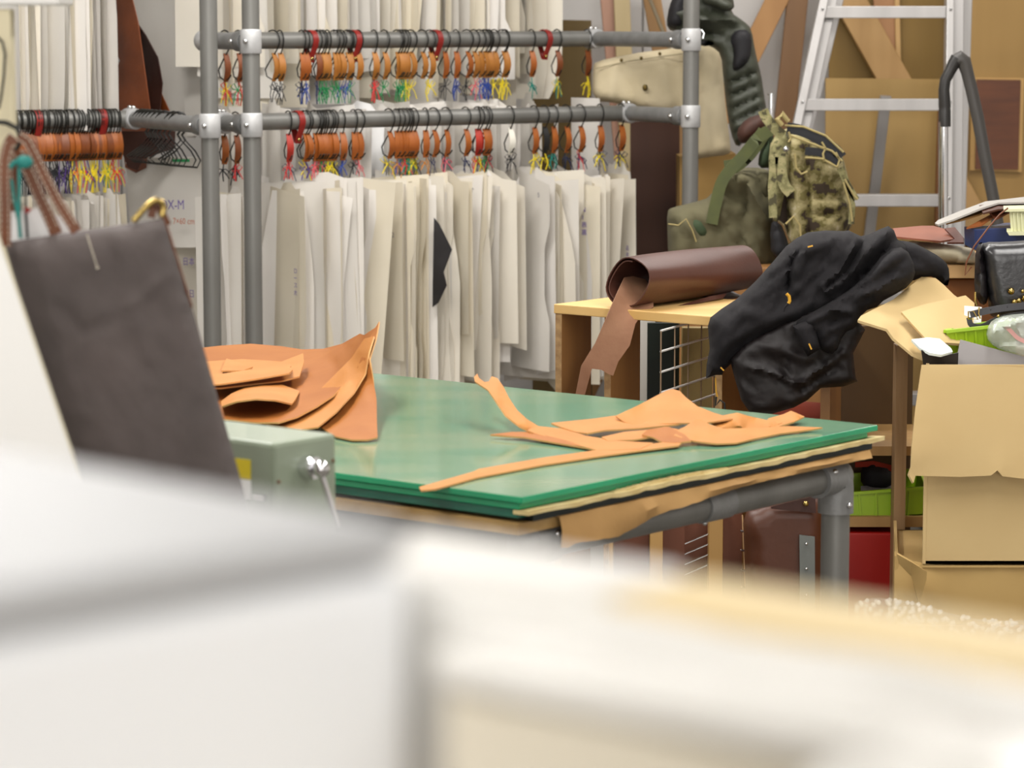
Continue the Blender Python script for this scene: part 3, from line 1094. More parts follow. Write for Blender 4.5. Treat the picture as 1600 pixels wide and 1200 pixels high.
lt('tan leather offcut with shallow point behind the right pile', [(1100, 650, .815), (1130, 650, .82), (1152, 646, .826), (1170, 651, .82), (1195, 657, .812), (1230, 660, .808), (1200, 668, .806), (1150, 671, .806), (1125, 670, .808), (1108, 660, .812)], LEATHER2)
lt('small tan leather flap raised at the right end of pile', [(1200, 655, .813), (1225, 648, .813), (1236, 643, .818), (1257, 652, .811), (1240, 660, .808), (1215, 668, .805), (1195, 670, .804)], LEATHER2, step=7)
lt('curved tan leather offcut with upturned corner in front of the right pile',
   [(1045, 679, .812), (1070, 668, .816), (1088, 656, .822), (1095, 656, .822), (1108, 664, .817), (1130, 671, .812), (1165, 670, .812), (1230, 667, .808), (1285, 669, .806), (1268, 672, .804), (1220, 678, .8035), (1180, 686, .8035), (1150, 693, .804), (1120, 694, .805), (1085, 690, .807), (1060, 684, .81)], LEATHER2)
lt('narrow tan leather scrap under the upturned offcut', [(940, 684, .808), (975, 676, .81), (1008, 673, .812), (1040, 668, .814), (1060, 672, .813), (1030, 682, .809), (990, 688, .807), (950, 690, .806)], LEATHER2, step=7)
lt('small stacked tan leather scrap in the middle of right pile', [(1003, 680, .812), (1012, 672, .818), (1045, 668, .818), (1070, 680, .812), (1080, 690, .808), (1055, 693, .806), (1035, 692, .806), (1020, 684, .81)], LEATHER, step=7)

# ------------------------------------------------------------------ plywood shelf with brown leather roll
SY = 6.4
SZ = W(865, 475, SY).z
SF = W(865, 475, SY)
SE = Vector((0.775, -0.632, 0))   # along the front edge to the right
SD = Vector((0.632, 0.775, 0))    # to the back
BIRCH = wood('pale_birch_top', '#dcb676', '#cfa562', 'x', 10)
BROWNPLY = wood('brown_ply_panel', '#94693a', '#7d552b', 'z', 12)
shelf = thing('plywood_shelf', 'open plywood shelf stand with pale top carrying the brown leather roll', 'shelf', SF + SE * 0.25 - Z * SZ)
MB().box(SF + SE * 0.23 + SD * 0.17 - Z * 0.0105, SE, SD, Z, 0.23, 0.17, 0.0105).build('top_board', BIRCH, shelf, smooth=False, bevel=0.002)
for e in (0.011, 0.149, 0.448):
    h = (SZ - 0.021)
    mb = MB().box(SF + SE * e + SD * 0.058 - Z * (0.021 + h / 2), SE, SD, Z, 0.009, 0.054, h / 2)
    mb.m = [0, 0, 1, 0, 0, 0]
    mb.build('upright', [BROWNPLY, PLYEDGE], shelf, smooth=False)
MB().box(SF + SE * 0.23 + SD * 0.3 - Z * (SZ - 0.1), SE, SD, Z, 0.21, 0.01, 0.02).build('stretcher', BROWNPLY, shelf, smooth=False)
# wire grid leaning at the stand
grid = thing('wire_grid', 'chrome wire grid panel standing under the black jacket', 'grid', Vector((W(1045, 650, 6.33).x, 6.33, 0)))
WHITEWIRE = mat('white_coated_wire', '#d9d9d6', 0.3)
DULLWIRE = mat('dull_wire', '#8a7258', 0.5)
GD = Vector((0.40, 0.916, 0))
g0 = W(1033, 500, 6.12)
for k in range(16):
    z = W(1033, 517, 6.12).z - k * 0.0445
    if z > 0.05:
        p = Vector((g0.x, g0.y, z))
        MB().tube([p, p + GD * 0.36, p + GD * 0.375 + Vector((0.02, 0, 0))], 0.0027, 6).build('wire', WHITEWIRE, grid)
for k in range(5):
    p = g0 + GD * 0.085 * k
    MB().tube([Vector((p.x, p.y, 0.0)), Vector((p.x, p.y, SZ - 0.03))], 0.0016, 6).build('wire', DULLWIRE, grid)

# things standing behind the wire grid
DARKGREEN = mat('dark_green_board', '#10241a', 0.6, col2='#0a120d', scale=6)
mb = MB()
p0, p1 = W(1012, 505, 6.75), W(1062, 505, 6.75)
mb.hexa([Vector((p0.x, 6.75, 0)), Vector((p1.x, 6.78, 0)), Vector((p1.x, 6.80, 0)), Vector((p0.x, 6.77, 0)), p0, p1, p1 + Yv * 0.02, p0 + Yv * 0.02])
tag(mb.build('dark_board', DARKGREEN, smooth=False), 'dark green board standing upright behind the wire grid', 'board')
mb = MB()
for (xa, xb, yy, m_) in ((1066, 1114, 6.7, 0), (1118, 1134, 6.72, 0)):
    p0, p1 = W(xa, 512, yy), W(xb, 512, yy)
    o = MB().hexa([Vector((p0.x, yy, 0)), Vector((p1.x, yy, 0)), Vector((p1.x, yy + 0.03, 0)), Vector((p0.x, yy + 0.03, 0)), p0, p1, p1 + Yv * 0.03, p0 + Yv * 0.03]).build(
        'wooden_post', wood('weathered_post', '#9a8350', '#7d6a3c', 'z', 14), smooth=False, bevel=0.002)
    tag(o, ('wide' if xa < 1100 else 'narrow') + ' bare wooden post standing behind the wire grid', 'post')
p0 = W(1000, 560, 6.9)
o = sheet('white_paper', [(984, 497, 6.9), (1024, 499, 6.9), (1024, 556, 6.9), (1018, 995, 6.9), (984, 995, 6.9)], PAPER[2], None, 'Y', 0.002, 25,
          label='white paper strip hanging behind the shelf upright', cat='paper')
o = sheet('red_paper', [(1150, 640, 6.3), (1200, 650, 6.2), (1232, 632, 6.25), (1256, 628, 6.25), (1284, 630, 6.2), (1284, 700, 6.15), (1150, 700, 6.25)],
          mat('brick_red_sheet', '#a8452f', 0.7), None, 'Y', 0.003, 20, label='brick red sheet lying below the black jacket', cat='sheet')

# brown leather roll
ROLL = mat('brown_roll_leather', '#573429', 0.42, col2='#4d2c22', scale=7, bump=0.03, bscale=120, spec=0.5)
ROLLIN = mat('roll_flesh_side', '#9c7256', 0.8, col2='#8a6047', scale=12, bump=0.1, bscale=80)
roll = thing('leather_roll', 'brown leather roll lying open end forward on the plywood shelf', 'leather', W(1070, 470, 6.45))
AX = Vector((0.60, 0.80, 0)).normalized()
c0 = W(982, 443, 6.30)
c0.z = SZ + 0.057
SIDE = Vector((AX.y, -AX.x, 0))
mb = MB()
turns, nseg, nl = 1.55, 50, 10
vs = []
for j in range(nl + 1):
    s = j / nl
    ctr = c0 + AX * (0.46 * s)
    for k in range(nseg + 1):
        th = -math.pi * 0.42 - turns * 2 * math.pi * k / nseg
        r = 0.062 - 0.012 * k / nseg
        if k < 6:
            r += 0.012 * (1 - k / 6) ** 2
        off = 0.006 * math.sin(2 * th + s * 3)
        rx, rz = (r + off) * 1.12 * (1 - 0.10 * s * s), (r - off * 0.5) * 0.92 * (1 + 0.02 * math.sin(s * 5))
        end = -0.018 * math.cos(th * 1.0 + 0.6) if j == 0 else 0
        vs.append(ctr + SIDE * math.cos(th) * rx + Z * math.sin(th) * rz + AX * end)
fs = [(j * (nseg + 1) + k, j * (nseg + 1) + k + 1, (j + 1) * (nseg + 1) + k + 1, (j + 1) * (nseg + 1) + k) for j in range(nl) for k in range(nseg)]
mb.add(vs, fs).build('rolled_sheet', ROLL, roll, solid=0.0025, ang=60)
sheet('tail', [(975, 434, 6.36), (988, 432, 6.40), (1008, 437, 6.42), (1020, 455, 6.38), (1021, 480, 6.30), (1003, 492, 6.26), (993, 506, 6.25), (984, 540, 6.24), (966, 565, 6.24), (958, 587, 6.24), (950, 584, 6.24), (940, 578, 6.24), (925, 576, 6.24), (914, 616, 6.25), (899, 618, 6.25), (908, 572, 6.24), (930, 536, 6.24), (950, 490, 6.24), (963, 460, 6.27)], ROLLIN, roll, 'Y', 0.0025, 9)
sheet('tail', [(1000, 492, 6.29), (1015, 487, 6.30), (1060, 478, 6.36), (1110, 463, 6.46), (1135, 459, 6.54), (1130, 466, 6.5), (1090, 474, 6.4), (1040, 486, 6.32), (1005, 495, 6.28)], ROLL, roll, 'Y', 0.002, 10)

# ------------------------------------------------------------------ black jacket
JK = mat('black_jacket_cloth', '#242224', 0.85, col2='#1e1c1e', scale=20, bump=0.06, bscale=300, spec=0.25)
JL = mat('jacket_lining', '#150c0d', 0.6, col2='#100909', scale=12, bump=0.05, bscale=60)
YEL = mat('mustard_zip_pull', '#d09a2a', 0.5)
jk = thing('black_jacket', 'black zip jacket with mustard zip pulls thrown over shelf and cardboard box', 'jacket', W(1250, 640, 6.05))
pillow('lining', [(1140, 560), (1165, 535), (1215, 505), (1270, 480), (1330, 490), (1352, 515), (1333, 552), (1337, 590), (1340, 596), (1318, 604), (1283, 606), (1262, 625), (1240, 637), (1205, 647), (1172, 645), (1158, 625), (1147, 588)],
       5.97, 0.03, 0.03, JL, jk, step=6, rad=14, sm=0, wr=(0.010, 22, 28, 3.0), ridges=[([(1165, 572), (1205, 582), (1245, 600), (1262, 598)], 4, 0.014), ([(1245, 600), (1285, 575), (1320, 550)], 5, 0.012), ([(1200, 540), (1260, 560)], 8, 0.01), ([(1252, 610), (1300, 578)], 5, -0.014), ([(1225, 560), (1232, 590)], 5, -0.008)])
pillow('body', [(1103, 591), (1104, 570), (1109, 545), (1106, 510), (1110, 496), (1128, 482), (1150, 468), (1180, 440), (1205, 412), (1228, 385), (1245, 372), (1262, 363), (1290, 360), (1318, 361), (1326, 360), (1345, 369), (1358, 366), (1375, 358), (1388, 353), (1397, 360), (1402, 374), (1420, 383), (1424, 415), (1400, 450), (1370, 480), (1330, 492), (1300, 495), (1262, 508), (1240, 516), (1215, 528), (1190, 538), (1165, 550), (1145, 566), (1132, 578), (1128, 586), (1118, 586)],
       6.02, 0.085, 0.07, JK, jk, step=5.5, rad=30, sm=0, wr=(0.010, 16, -42, 3.2),
       ridges=[([(1328, 362), (1338, 376), (1310, 425), (1285, 447)], 6, 0.024), ([(1390, 356), (1362, 384), (1335, 420), (1295, 455)], 8, 0.034), ([(1350, 376), (1322, 425), (1292, 448)], 5, -0.026),
               ([(1252, 390), (1238, 405), (1232, 430), (1229, 452)], 3.5, -0.022), ([(1262, 392), (1246, 420), (1242, 450)], 8, 0.014), ([(1130, 580), (1160, 556), (1200, 536), (1262, 510)], 6, 0.03), ([(1120, 565), (1160, 535), (1230, 505)], 6, -0.012),
               ([(1398, 372), (1360, 420), (1320, 462)], 5, -0.022), ([(1205, 420), (1250, 395), (1300, 375)], 8, 0.012), ([(1150, 480), (1200, 500), (1240, 490)], 10, 0.008), ([(1280, 365), (1300, 380), (1290, 410)], 6, -0.012)])
pillow('sleeve', [(1400, 375), (1425, 378), (1445, 388), (1470, 402), (1482, 415), (1484, 435), (1480, 450), (1460, 432), (1440, 433), (1425, 440), (1410, 430)], 6.02, 0.05, 0.04, JK, jk, step=8, rad=20,
       ridges=[([(1420, 400), (1480, 430)], 6, -0.012)])
pillow('sleeve', [(1238, 508), (1265, 490), (1300, 470), (1345, 440), (1385, 390), (1415, 385), (1432, 420), (1424, 445), (1390, 465), (1350, 485), (1338, 512), (1318, 520), (1305, 555), (1282, 548), (1265, 525)],
       5.93, 0.05, 0.05, JK, jk, step=5, rad=22, wr=(0.011, 13, -38, 2.6),
       ridges=[([(1265, 500), (1300, 483), (1330, 488)], 6, 0.02), ([(1400, 400), (1350, 440), (1300, 470)], 8, 0.02), ([(1300, 505), (1330, 490)], 6, -0.014), ([(1340, 465), (1400, 435)], 7, 0.014)])
pillow('cuff', [(1238, 509), (1270, 498), (1282, 545), (1262, 557), (1255, 545)], 5.88, 0.02, 0.02, JK, jk, step=8, rad=8, sm=0)
for pts, w_ in (([(1229, 459), (1233, 463), (1234, 470), (1232, 474)], 0.0035),):
    MB().tube([W(a, b, 5.86) for a, b in pts], w_, 8).build('zip_pull', YEL, jk)
    MB().tube([W(a, b, 5.86) for a, b in [(1232, 474), (1226, 480), (1224, 487)]], 0.0022, 8).build('zip_cord', JK, jk)
for a, b in (((1264, 537), (1268, 546)), ((1262, 386), (1270, 384)), ((1126, 574), (1131, 579))):
    MB().beam(W(*a, 5.855 if a[0] > 1200 else 5.95), W(*b, 5.855 if a[0] > 1200 else 5.95), 0.003, 0.002).build('bar_tack', YEL, jk, smooth=False)
MB().tube([W(a, b, 5.98) for a, b in [(1118, 590), (1119, 612), (1121, 620)]], 0.0015, 6).build('cord', YEL, jk)
MB().tube([W(a, b, 5.97) for a, b in [(1119, 620), (1118, 634), (1125, 625), (1132, 630), (1133, 645)]], 0.0022, 6).build('cord', BLACKWIRE, jk)

# ------------------------------------------------------------------ plywood cabinet, boxes and clutter at the right
def quadbox(name, p, dy, m, parent=None, label=None, cat=None, bevel=0.0, group=None, back=None):
    """box with a front face p (4 px points clockwise from top-left, each px,py,Y) and depth vector dy"""
    f = [W(*q) for q in p]
    d = Vector(dy)
    mb = MB().hexa([f[3], f[2], f[2] + d, f[3] + d, f[0], f[1], f[1] + d, f[0] + d])
    o = mb.build(name, m, parent, smooth=False, bevel=bevel)
    if label:
        tag(o, label, cat, group)
    return o


CABIN = wood('cabinet_inside_shade', '#513816', '#452f11', 'z', 8)  # back panel colour darkened to suggest shade inside the cabinet
cabY = 6.0
cl, cr = W(1283, 545, cabY), W(1421, 545, cabY)
cab = thing('plywood_cabinet', 'open plywood cabinet right of the green table with tray inside', 'cabinet', Vector(((cl.x + cr.x) / 2, cabY, 0)))
zt = W(1405, 540, cabY).z
PLYE2 = wood('cabinet_ply_edge', '#a58560', '#8a6b47', 'z', 40)
a, b = W(1400, 600, cabY), W(1418, 600, cabY)
mb = MB().hexa([(a.x, cabY, 0), (b.x, cabY, 0), (b.x, cabY + 0.05, 0), (a.x, cabY + 0.05, 0), (a.x, cabY, zt), (b.x, cabY, zt), (b.x, cabY + 0.05, zt), (a.x, cabY + 0.05, zt)])
mb.build('side_panel', PLYE2, cab, smooth=False)
mb = MB().hexa([(cl.x, cabY, 0), (cl.x + 0.02, cabY, 0), (cl.x + 0.09, cabY + 0.4, 0), (cl.x + 0.07, cabY + 0.4, 0), (cl.x, cabY, zt), (cl.x + 0.02, cabY, zt), (cl.x + 0.09, cabY + 0.4, zt), (cl.x + 0.07, cabY + 0.4, zt)])
mb.build('side_panel', BROWNPLY, cab, smooth=False)


def cab_shelf(py, th=0.018):
    z = W(1350, py, cabY).z
    MB().hexa([(cl.x + 0.02, cabY + 0.051, z - th), (a.x + 0.09, cabY + 0.051, z - th), (a.x + 0.09, cabY + 0.39, z - th), (cl.x + 0.09, cabY + 0.39, z - th),
               (cl.x + 0.02, cabY + 0.051, z), (a.x + 0.09, cabY + 0.051, z), (a.x + 0.09, cabY + 0.39, z), (cl.x + 0.09, cabY + 0.39, z)]).build('shelf_board', PLYWOOD, cab, smooth=False)
    return z


z1 = cab_shelf(703, 0.02)
z2 = cab_shelf(814, 0.022)
MB().hexa([(cl.x + 0.07, cabY + 0.39, 0), (a.x + 0.09, cabY + 0.39, 0), (a.x + 0.09, cabY + 0.4, 0), (cl.x + 0.07, cabY + 0.4, 0),
           (cl.x + 0.07, cabY + 0.39, zt), (a.x + 0.09, cabY + 0.39, zt), (a.x + 0.09, cabY + 0.4, zt), (cl.x + 0.07, cabY + 0.4, zt)]).build('back_panel', CABIN, cab, smooth=False)
# contents of the cabinet
RED = mat('red_plastic', '#a8140c', 0.45)
quadbox('red_crate', [(1300, 832, 6.05), (1394, 833, 6.05), (1392, 1010, 6.05), (1300, 1010, 6.05)], (0.03, 0.3, 0), RED, None, 'red plastic crate standing low in the plywood cabinet', 'crate', 0.004)
LIME = mat('lime_plastic', '#9fc322', 0.4, col2='#94b81c', scale=4)


def tray(name, tl, tr, bl, br, dy, label):
    t = thing(name, label, 'tray', (W(*bl) + W(*br)) / 2 + Vector(dy) / 2)
    f = [W(*q) for q in (tl, tr, br, bl)]
    d = Vector(dy)
    mb = MB()
    th = 0.004
    inn = d.normalized() * th
    A, B, C, D = f
    for (p, q, r_, s, n_) in ((A, B, C, D, inn), (A + d, B + d, C + d, D + d, -inn)):
        mb.hexa([s, r_, r_ + n_, s + n_, p, q, q + n_, p + n_])
    sx = (B - A).normalized() * th
    for (p, s, n_) in ((A, D, sx), (B, C, -sx)):
        mb.hexa([s, s + n_, s + n_ + d, s + d, p, p + n_, p + n_ + d, p + d])
    mb.hexa([D, C, C + d, D + d, D + Z * th, C + Z * th, C + Z * th + d, D + Z * th + d])
    mb.build('tub', LIME, t, smooth=False, bevel=0.001)
    r = MB()
    up = Z * 0.004
    for p, q in ((A, B), (B, B + d), (B + d, A + d), (A + d, A)):
        r.beam(p, q, 0.010, 0.006, side=Z.cross(q - p))
    r.build('rim', LIME, t, smooth=False)
    for k in range(1, 6):
        p = A.lerp(B, k / 6)
        q = D.lerp(C, k / 6)
        MB().beam(p - inn * 0.4, q - inn * 0.4, 0.004, 0.003).build('rib', LIME, t, smooth=False)
    return t


tray('green_tray', (1288, 774, 6.07), (1449, 762, 6.07), (1296, 813, 6.07), (1443, 805, 6.07), (0.02, 0.25, 0), 'lime green plastic tray on the cabinet shelf behind the table leg')
pillow('dark_cloth', [(1345, 728), (1360, 722), (1396, 729), (1396, 765), (1370, 768), (1345, 760)], 6.22, 0.05, 0.05, mat('black_cloth', '#171418', 0.8), None, 9, 14, label='black cloth bundle above the lime tray in cabinet', cat='cloth')
sheet('grey_paper', [(1345, 760, 6.2), (1396, 757, 6.22), (1396, 766, 6.18), (1370, 771, 6.15), (1345, 768, 6.14)], mat('grey_paper', '#a8a6a8', 0.7), None, 'Y', 0.002, 10, label='grey paper sheet lying on the lime tray contents', cat='paper')
pillow('blue_packet', [(1352, 768), (1364, 769), (1364, 778), (1353, 778)], 6.12, 0.015, 0.015, mat('bright_blue', '#1f8fd0', 0.5), None, 5, 6, label='small bright blue packet in the lime tray', cat='packet')
pillow('pink_packet', [(1358, 777), (1367, 775), (1368, 782), (1359, 783)], 6.11, 0.015, 0.015, mat('hot_pink', '#d8307a', 0.5), None, 5, 6, label='small hot pink packet in the lime tray', cat='packet')
sheet('red_cloth', [(1336, 722, 6.2), (1365, 720, 6.2), (1398, 728, 6.2), (1398, 738, 6.2), (1366, 729, 6.2), (1336, 730, 6.2)], mat('red_cloth', '#9c2a10', 0.8), None, 'Y', 0.004, 10, label='red cloth edge showing under the upper cabinet shelf', cat='cloth')

# cardboard boxes
BY = 5.55
upper = thing('cardboard_box', 'open cardboard box with torn front flap, upper box of right stack', 'box', W(1540, 890, BY))
D3 = Vector((0.05, 0.34, 0))


def panel(parent, pts, m=CARD, th=0.005, step=25, name='panel', ctrl=(), sm=0):
    return sheet(name, pts, m, parent, 'Y', th, step, ctrl, sm)


# body walls
f = [W(1447, 572, BY + 0.02), W(1760, 580, BY + 0.02), W(1760, 905, BY + 0.02), W(1447, 884, BY + 0.02)]
zb = W(1447, 884, BY).z
zt2 = W(1447, 572, BY).z
x0, x1 = f[0].x, f[1].x
wt = 0.006


def wall(parent, ax, ay, bx, by, za, zb_, name='panel', m=CARD):
    a_, b_ = Vector((ax, ay, 0)), Vector((bx, by, 0))
    n_ = Vector((-(b_ - a_).y, (b_ - a_).x, 0)).normalized() * wt
    MB().hexa([a_ + Z * za, b_ + Z * za, b_ + n_ + Z * za, a_ + n_ + Z * za, a_ + Z * zb_, b_ + Z * zb_, b_ + n_ + Z * zb_, a_ + n_ + Z * zb_]).build(name, m, parent, smooth=False)


yb = BY + 0.02
wall(upper, x0, yb, x1, yb, zb, zt2)
wall(upper, x0 + 0.05, yb + 0.34, x0, yb, zb, zt2)
wall(upper, x1, yb, x1 + 0.05, yb + 0.34, zb, zt2)
wall(upper, x1 + 0.05, yb + 0.34, x0 + 0.05, yb + 0.34, zb, zt2)
MB().hexa([(x0, yb, zb), (x1, yb, zb), (x1 + .05, yb + .34, zb), (x0 + .05, yb + .34, zb), (x0, yb, zb + wt), (x1, yb, zb + wt), (x1 + .05, yb + .34, zb + wt), (x0 + .05, yb + .34, zb + wt)]).build('bottom_panel', CARD, upper, smooth=False)
# front flap folded down, torn lower edge
panel(upper, [(1440, 570, 5.56), (1520, 570, 5.56), (1620, 575, 5.56), (1625, 750, 5.535), (1590, 747, 5.535), (1566, 744, 5.535), (1558, 735, 5.532), (1548, 743, 5.535), (1500, 745, 5.535), (1430, 743, 5.53), (1426, 755, 5.52), (1419, 742, 5.52), (1423, 730, 5.525), (1424, 700, 5.53), (1430, 640, 5.545)], CARD, 0.005, 18, 'front_flap')
# side flap spread to the left and back flap
panel(upper, [(1442, 562, 5.63), (1425, 555, 5.64), (1395, 530, 5.68), (1385, 516, 5.68), (1340, 502, 5.74), (1345, 495, 5.78), (1395, 470, 5.9), (1430, 442, 5.98), (1440, 434, 6.0), (1462, 436, 5.98), (1475, 447, 5.96), (1490, 462, 5.93), (1515, 480, 5.9), (1515, 560, 5.72), (1470, 566, 5.68)], CARD, 0.005, 14, 'side_flap', ctrl=[(1430, 500, 5.8)])
panel(upper, [(1408, 489, 5.76), (1440, 478, 5.80), (1508, 463, 5.86), (1522, 475, 5.85), (1520, 540, 5.70), (1450, 535, 5.66)], CARD, 0.005, 14, 'back_flap')
# lower box, crumpled
lower = thing('cardboard_box', 'crumpled cardboard box under the open box at the right', 'box', Vector((W(1540, 1000, BY).x, BY, 0)))
LZ1 = W(1447, 885, BY).z - 0.002
lx0, lx1 = W(1400, 900, BY).x, W(1790, 900, BY).x
LB = mat('kraft_cardboard_worn', '#bb9c63', 0.8, col2='#ad8d55', scale=3, bump=0.06, bscale=12)
vs, fs = [], []
rg = random.Random(11)
nx = 14
rows = [(0.0, LZ1), (0.0, LZ1 - 0.03), (0.0, LZ1 - 0.07), (0.0, LZ1 - 0.12), (0.0, 0.3)]
for j, (oy, z) in enumerate(rows):
    for i in range(nx + 1):
        x = lx0 + (lx1 - lx0) * i / nx
        cr_ = 0.02 * math.exp(-((i - 1.2) / 1.1) ** 2) * (1 if j in (1, 2) else 0.2)
        zz = z + (0.028 * math.exp(-(i / 0.9) ** 2) if j == 0 else 0.012 * math.exp(-(i / 1.2) ** 2))
        vs.append((x, yb + 0.01 - cr_ + rg.uniform(-0.003, 0.003), zz))
for j in range(len(rows) - 1):
    for i in range(nx):
        k = j * (nx + 1) + i
        fs.append((k, k + nx + 1, k + nx + 2, k + 1))
MB().add(vs, fs).build('front_panel', LB, lower, solid=0.005, ang=25)
wall(lower, lx0 + 0.05, yb + 0.4, lx0, yb, 0.3, LZ1 + 0.02, m=LB)
wall(lower, lx1, yb, lx1 + 0.05, yb + 0.4, 0.3, LZ1, m=LB)
wall(lower, lx1 + 0.05, yb + 0.4, lx0 + 0.05, yb + 0.4, 0.3, LZ1, m=LB)
MB().hexa([(lx0, yb, LZ1 - .004), (lx1, yb, LZ1 - .004), (lx1 + .05, yb + .4, LZ1 - .004), (lx0 + .05, yb + .4, LZ1 - .004), (lx0, yb, LZ1), (lx1, yb, LZ1), (lx1 + .05, yb + .4, LZ1), (lx0 + .05, yb + .4, LZ1)]).build('top_panel', LB, lower, smooth=False)
sheet('tape_fold', [(1402, 865, 5.53), (1425, 878, 5.50), (1448, 893, 5.53), (1447, 905, 5.53), (1436, 945, 5.54), (1424, 900, 5.52), (1405, 880, 5.53)], LB, lower, 'Y', 0.003, 14)
pallet = MB().hexa([(lx0, yb, 0), (lx1, yb, 0), (lx1 + .05, yb + .4, 0), (lx0 + .05, yb + .4, 0), (lx0, yb, .3), (lx1, yb, .3), (lx1 + .05, yb + .4, .3), (lx0 + .05, yb + .4, .3)]).build('base_crate', BROWNPLY, lower, smooth=False, bevel=0.004)
# bubble wrap over the lower box front
BW = mat('bubble_wrap', '#e6e2dc', 0.12, spec=0.9, alpha=0.12)
bwt = thing('bubble_wrap', 'clear bubble wrap heaped in front of the lowest cardboard box', 'bubble wrap', Vector((W(1480, 1000, 5.2).x, 5.2, 0)))
poly = [(1335, 942, 5.3), (1365, 934, 5.3), (1400, 936, 5.28), (1440, 944, 5.28), (1480, 957, 5.28), (1520, 966, 5.28), (1560, 970, 5.28), (1620, 968, 5.28), (1640, 1080, 5.2), (1650, 1300, 5.15), (1480, 1305, 5.12), (1330, 1300, 5.15), (1335, 1080, 5.2)]
sheet('film', poly, BW, bwt, 'Y', 0.001, 16, ripple=0.02)
mb = MB()
rg = random.Random(3)
for i in range(420):
    px, py = rg.uniform(1338, 1620), rg.uniform(936, 1020)
    if inside(poly, px, py):
        mb.ball(W(px, py, 5.27 - (py - 936) * 0.0012), 0.0045, n=6)
o = mb.build('bubbles', mat('bubble_film', '#f2f0ec', 0.08, spec=1.0, alpha=0.25), bwt)
o['kind'] = 'stuff'

# contents of the open box
GREYB = mat('grey_board', '#a09c9c', 0.7, col2='#979393', scale=5)
quadbox('grey_board', [(1501, 531, 5.66), (1640, 568, 5.66), (1640, 640, 5.64), (1480, 640, 5.64)], (0.0, 0.006, 0), GREYB, None, 'flat grey board standing inside the open cardboard box', 'board')
tray('green_basket', (1478, 518, 5.70), (1570, 508, 5.70), (1488, 590, 5.72), (1570, 590, 5.72), (0.04, 0.1, 0), 'lime green plastic basket inside the open cardboard box')
sheet('white_pad', [(1424, 532, 5.65), (1450, 529, 5.66), (1468, 531, 5.66), (1486, 546, 5.61), (1488, 551, 5.60), (1470, 556, 5.58), (1452, 553, 5.58), (1437, 545, 5.61)], mat('white_foam', '#e8efe8', 0.5), None, 'Y', 0.005, 8, label='white foam pad in the corner of the open cardboard box', cat='pad')
sheet('dark_sheet', [(1440, 547, 5.6), (1452, 554, 5.59), (1470, 557, 5.59), (1497, 551, 5.60), (1495, 600, 5.60), (1446, 600, 5.60)], mat('dark_sheet', '#1d150e', 0.6), None, 'Y', 0.004, 14, label='dark brown curved sheet under the white foam pad', cat='sheet')
quadbox('white_card', [(1507, 478, 5.80), (1534, 480, 5.80), (1530, 600, 5.78), (1504, 600, 5.78)], (0, 0.003, 0), WHITECARD, None, 'white card standing behind the lime basket', 'card')
BELT = mat('black_belt_leather', '#37353a', 0.35, col2='#2c2a2f', scale=20)
t = thing('leather_belt', 'black leather strap with brass buckle lying in the open box', 'strap', W(1560, 510, 5.74))
yy = 5.72
MB().ribbon([W(x_, y_, yy) for x_, y_ in ((1516, 492), (1540, 486), (1570, 481), (1600, 478), (1640, 476))], Z, 0.0135, 0.003).build('strap', BELT, t)
MB().ribbon([W(x_, y_, yy + 0.01) for x_, y_ in ((1514, 496), (1518, 508), (1535, 510), (1556, 500), (1590, 492), (1640, 490))], Z, 0.011, 0.003).build('strap', BELT, t)
MB().tube([W(x_, y_, yy - 0.004) for x_, y_ in ((1513, 487), (1521, 486), (1528, 499), (1513, 498))], 0.0017, 6, closed=True).build('buckle', BRASS, t)
MB().tube([W(x_, y_, yy - 0.006) for x_, y_ in ((1530, 480), (1529, 490), (1532, 498))], 0.0017, 6).build('prong', BRASS, t)
MB().ball(W(1560, 494, yy - 0.003), 0.0035, n=8).build('rivet', BRASS, t)
for x_, y_ in ((1548, 484), (1574, 480)):
    MB().ball(W(x_, y_, yy - 0.0015), 0.0012, n=6).build('hole', BLACKWIRE, t)
PLB = mat('clear_bag', '#cfd6cc', 0.12, spec=0.9, alpha=0.55, bump=0.5, bscale=30)
t = thing('plastic_bag', 'clear crinkled plastic bag lying over the lime basket', 'bag', W(1590, 560, 5.64))
pillow('film', [(1545, 505), (1560, 495), (1590, 490), (1650, 488), (1660, 545), (1620, 562), (1580, 552), (1555, 543), (1540, 528)], 5.67, 0.035, 0.02, PLB, t, 7, 18,
       ridges=[([(1550, 520), (1600, 500)], 4, 0.012), ([(1560, 535), (1620, 530)], 4, -0.01), ([(1580, 500), (1600, 530)], 3, 0.01)])
MB().ribbon([W(x_, y_, 5.63) for x_, y_ in ((1572, 510), (1580, 518), (1590, 528), (1602, 534))], X + Z * 0.5, 0.008, 0.001).build('pink_tie', mat('pale_pink', '#cf9a94', 0.6), t)

# black handbag
HB = mat('black_handbag_leather', '#2b2a2c', 0.3, col2='#242325', scale=9, bump=0.08, bscale=60, spec=0.6)
hb = thing('black_handbag', 'black leather handbag with brass clasp at the right edge', 'handbag', W(1590, 500, 5.95))
pillow('body', [(1530, 388), (1536, 378), (1570, 378), (1620, 374), (1680, 378), (1682, 500), (1600, 505), (1549, 500), (1543, 470), (1536, 430)], 5.95, 0.06, 0.05, HB, hb, 11, 20,
       ridges=[([(1540, 384), (1680, 380)], 4, 0.008)])
pillow('gusset', [(1524, 392), (1530, 378), (1538, 380), (1543, 430), (1545, 462), (1540, 478), (1528, 472), (1522, 450), (1523, 420)], 5.93, 0.03, 0.04, mat('black_gusset', '#151114', 0.4), hb, 7, 8)
MB().tube([W(x_, y_, 5.9) for x_, y_ in ((1524, 456), (1524, 470), (1526, 478))], 0.0022, 6).build('zip_pull', BRASS, hb)
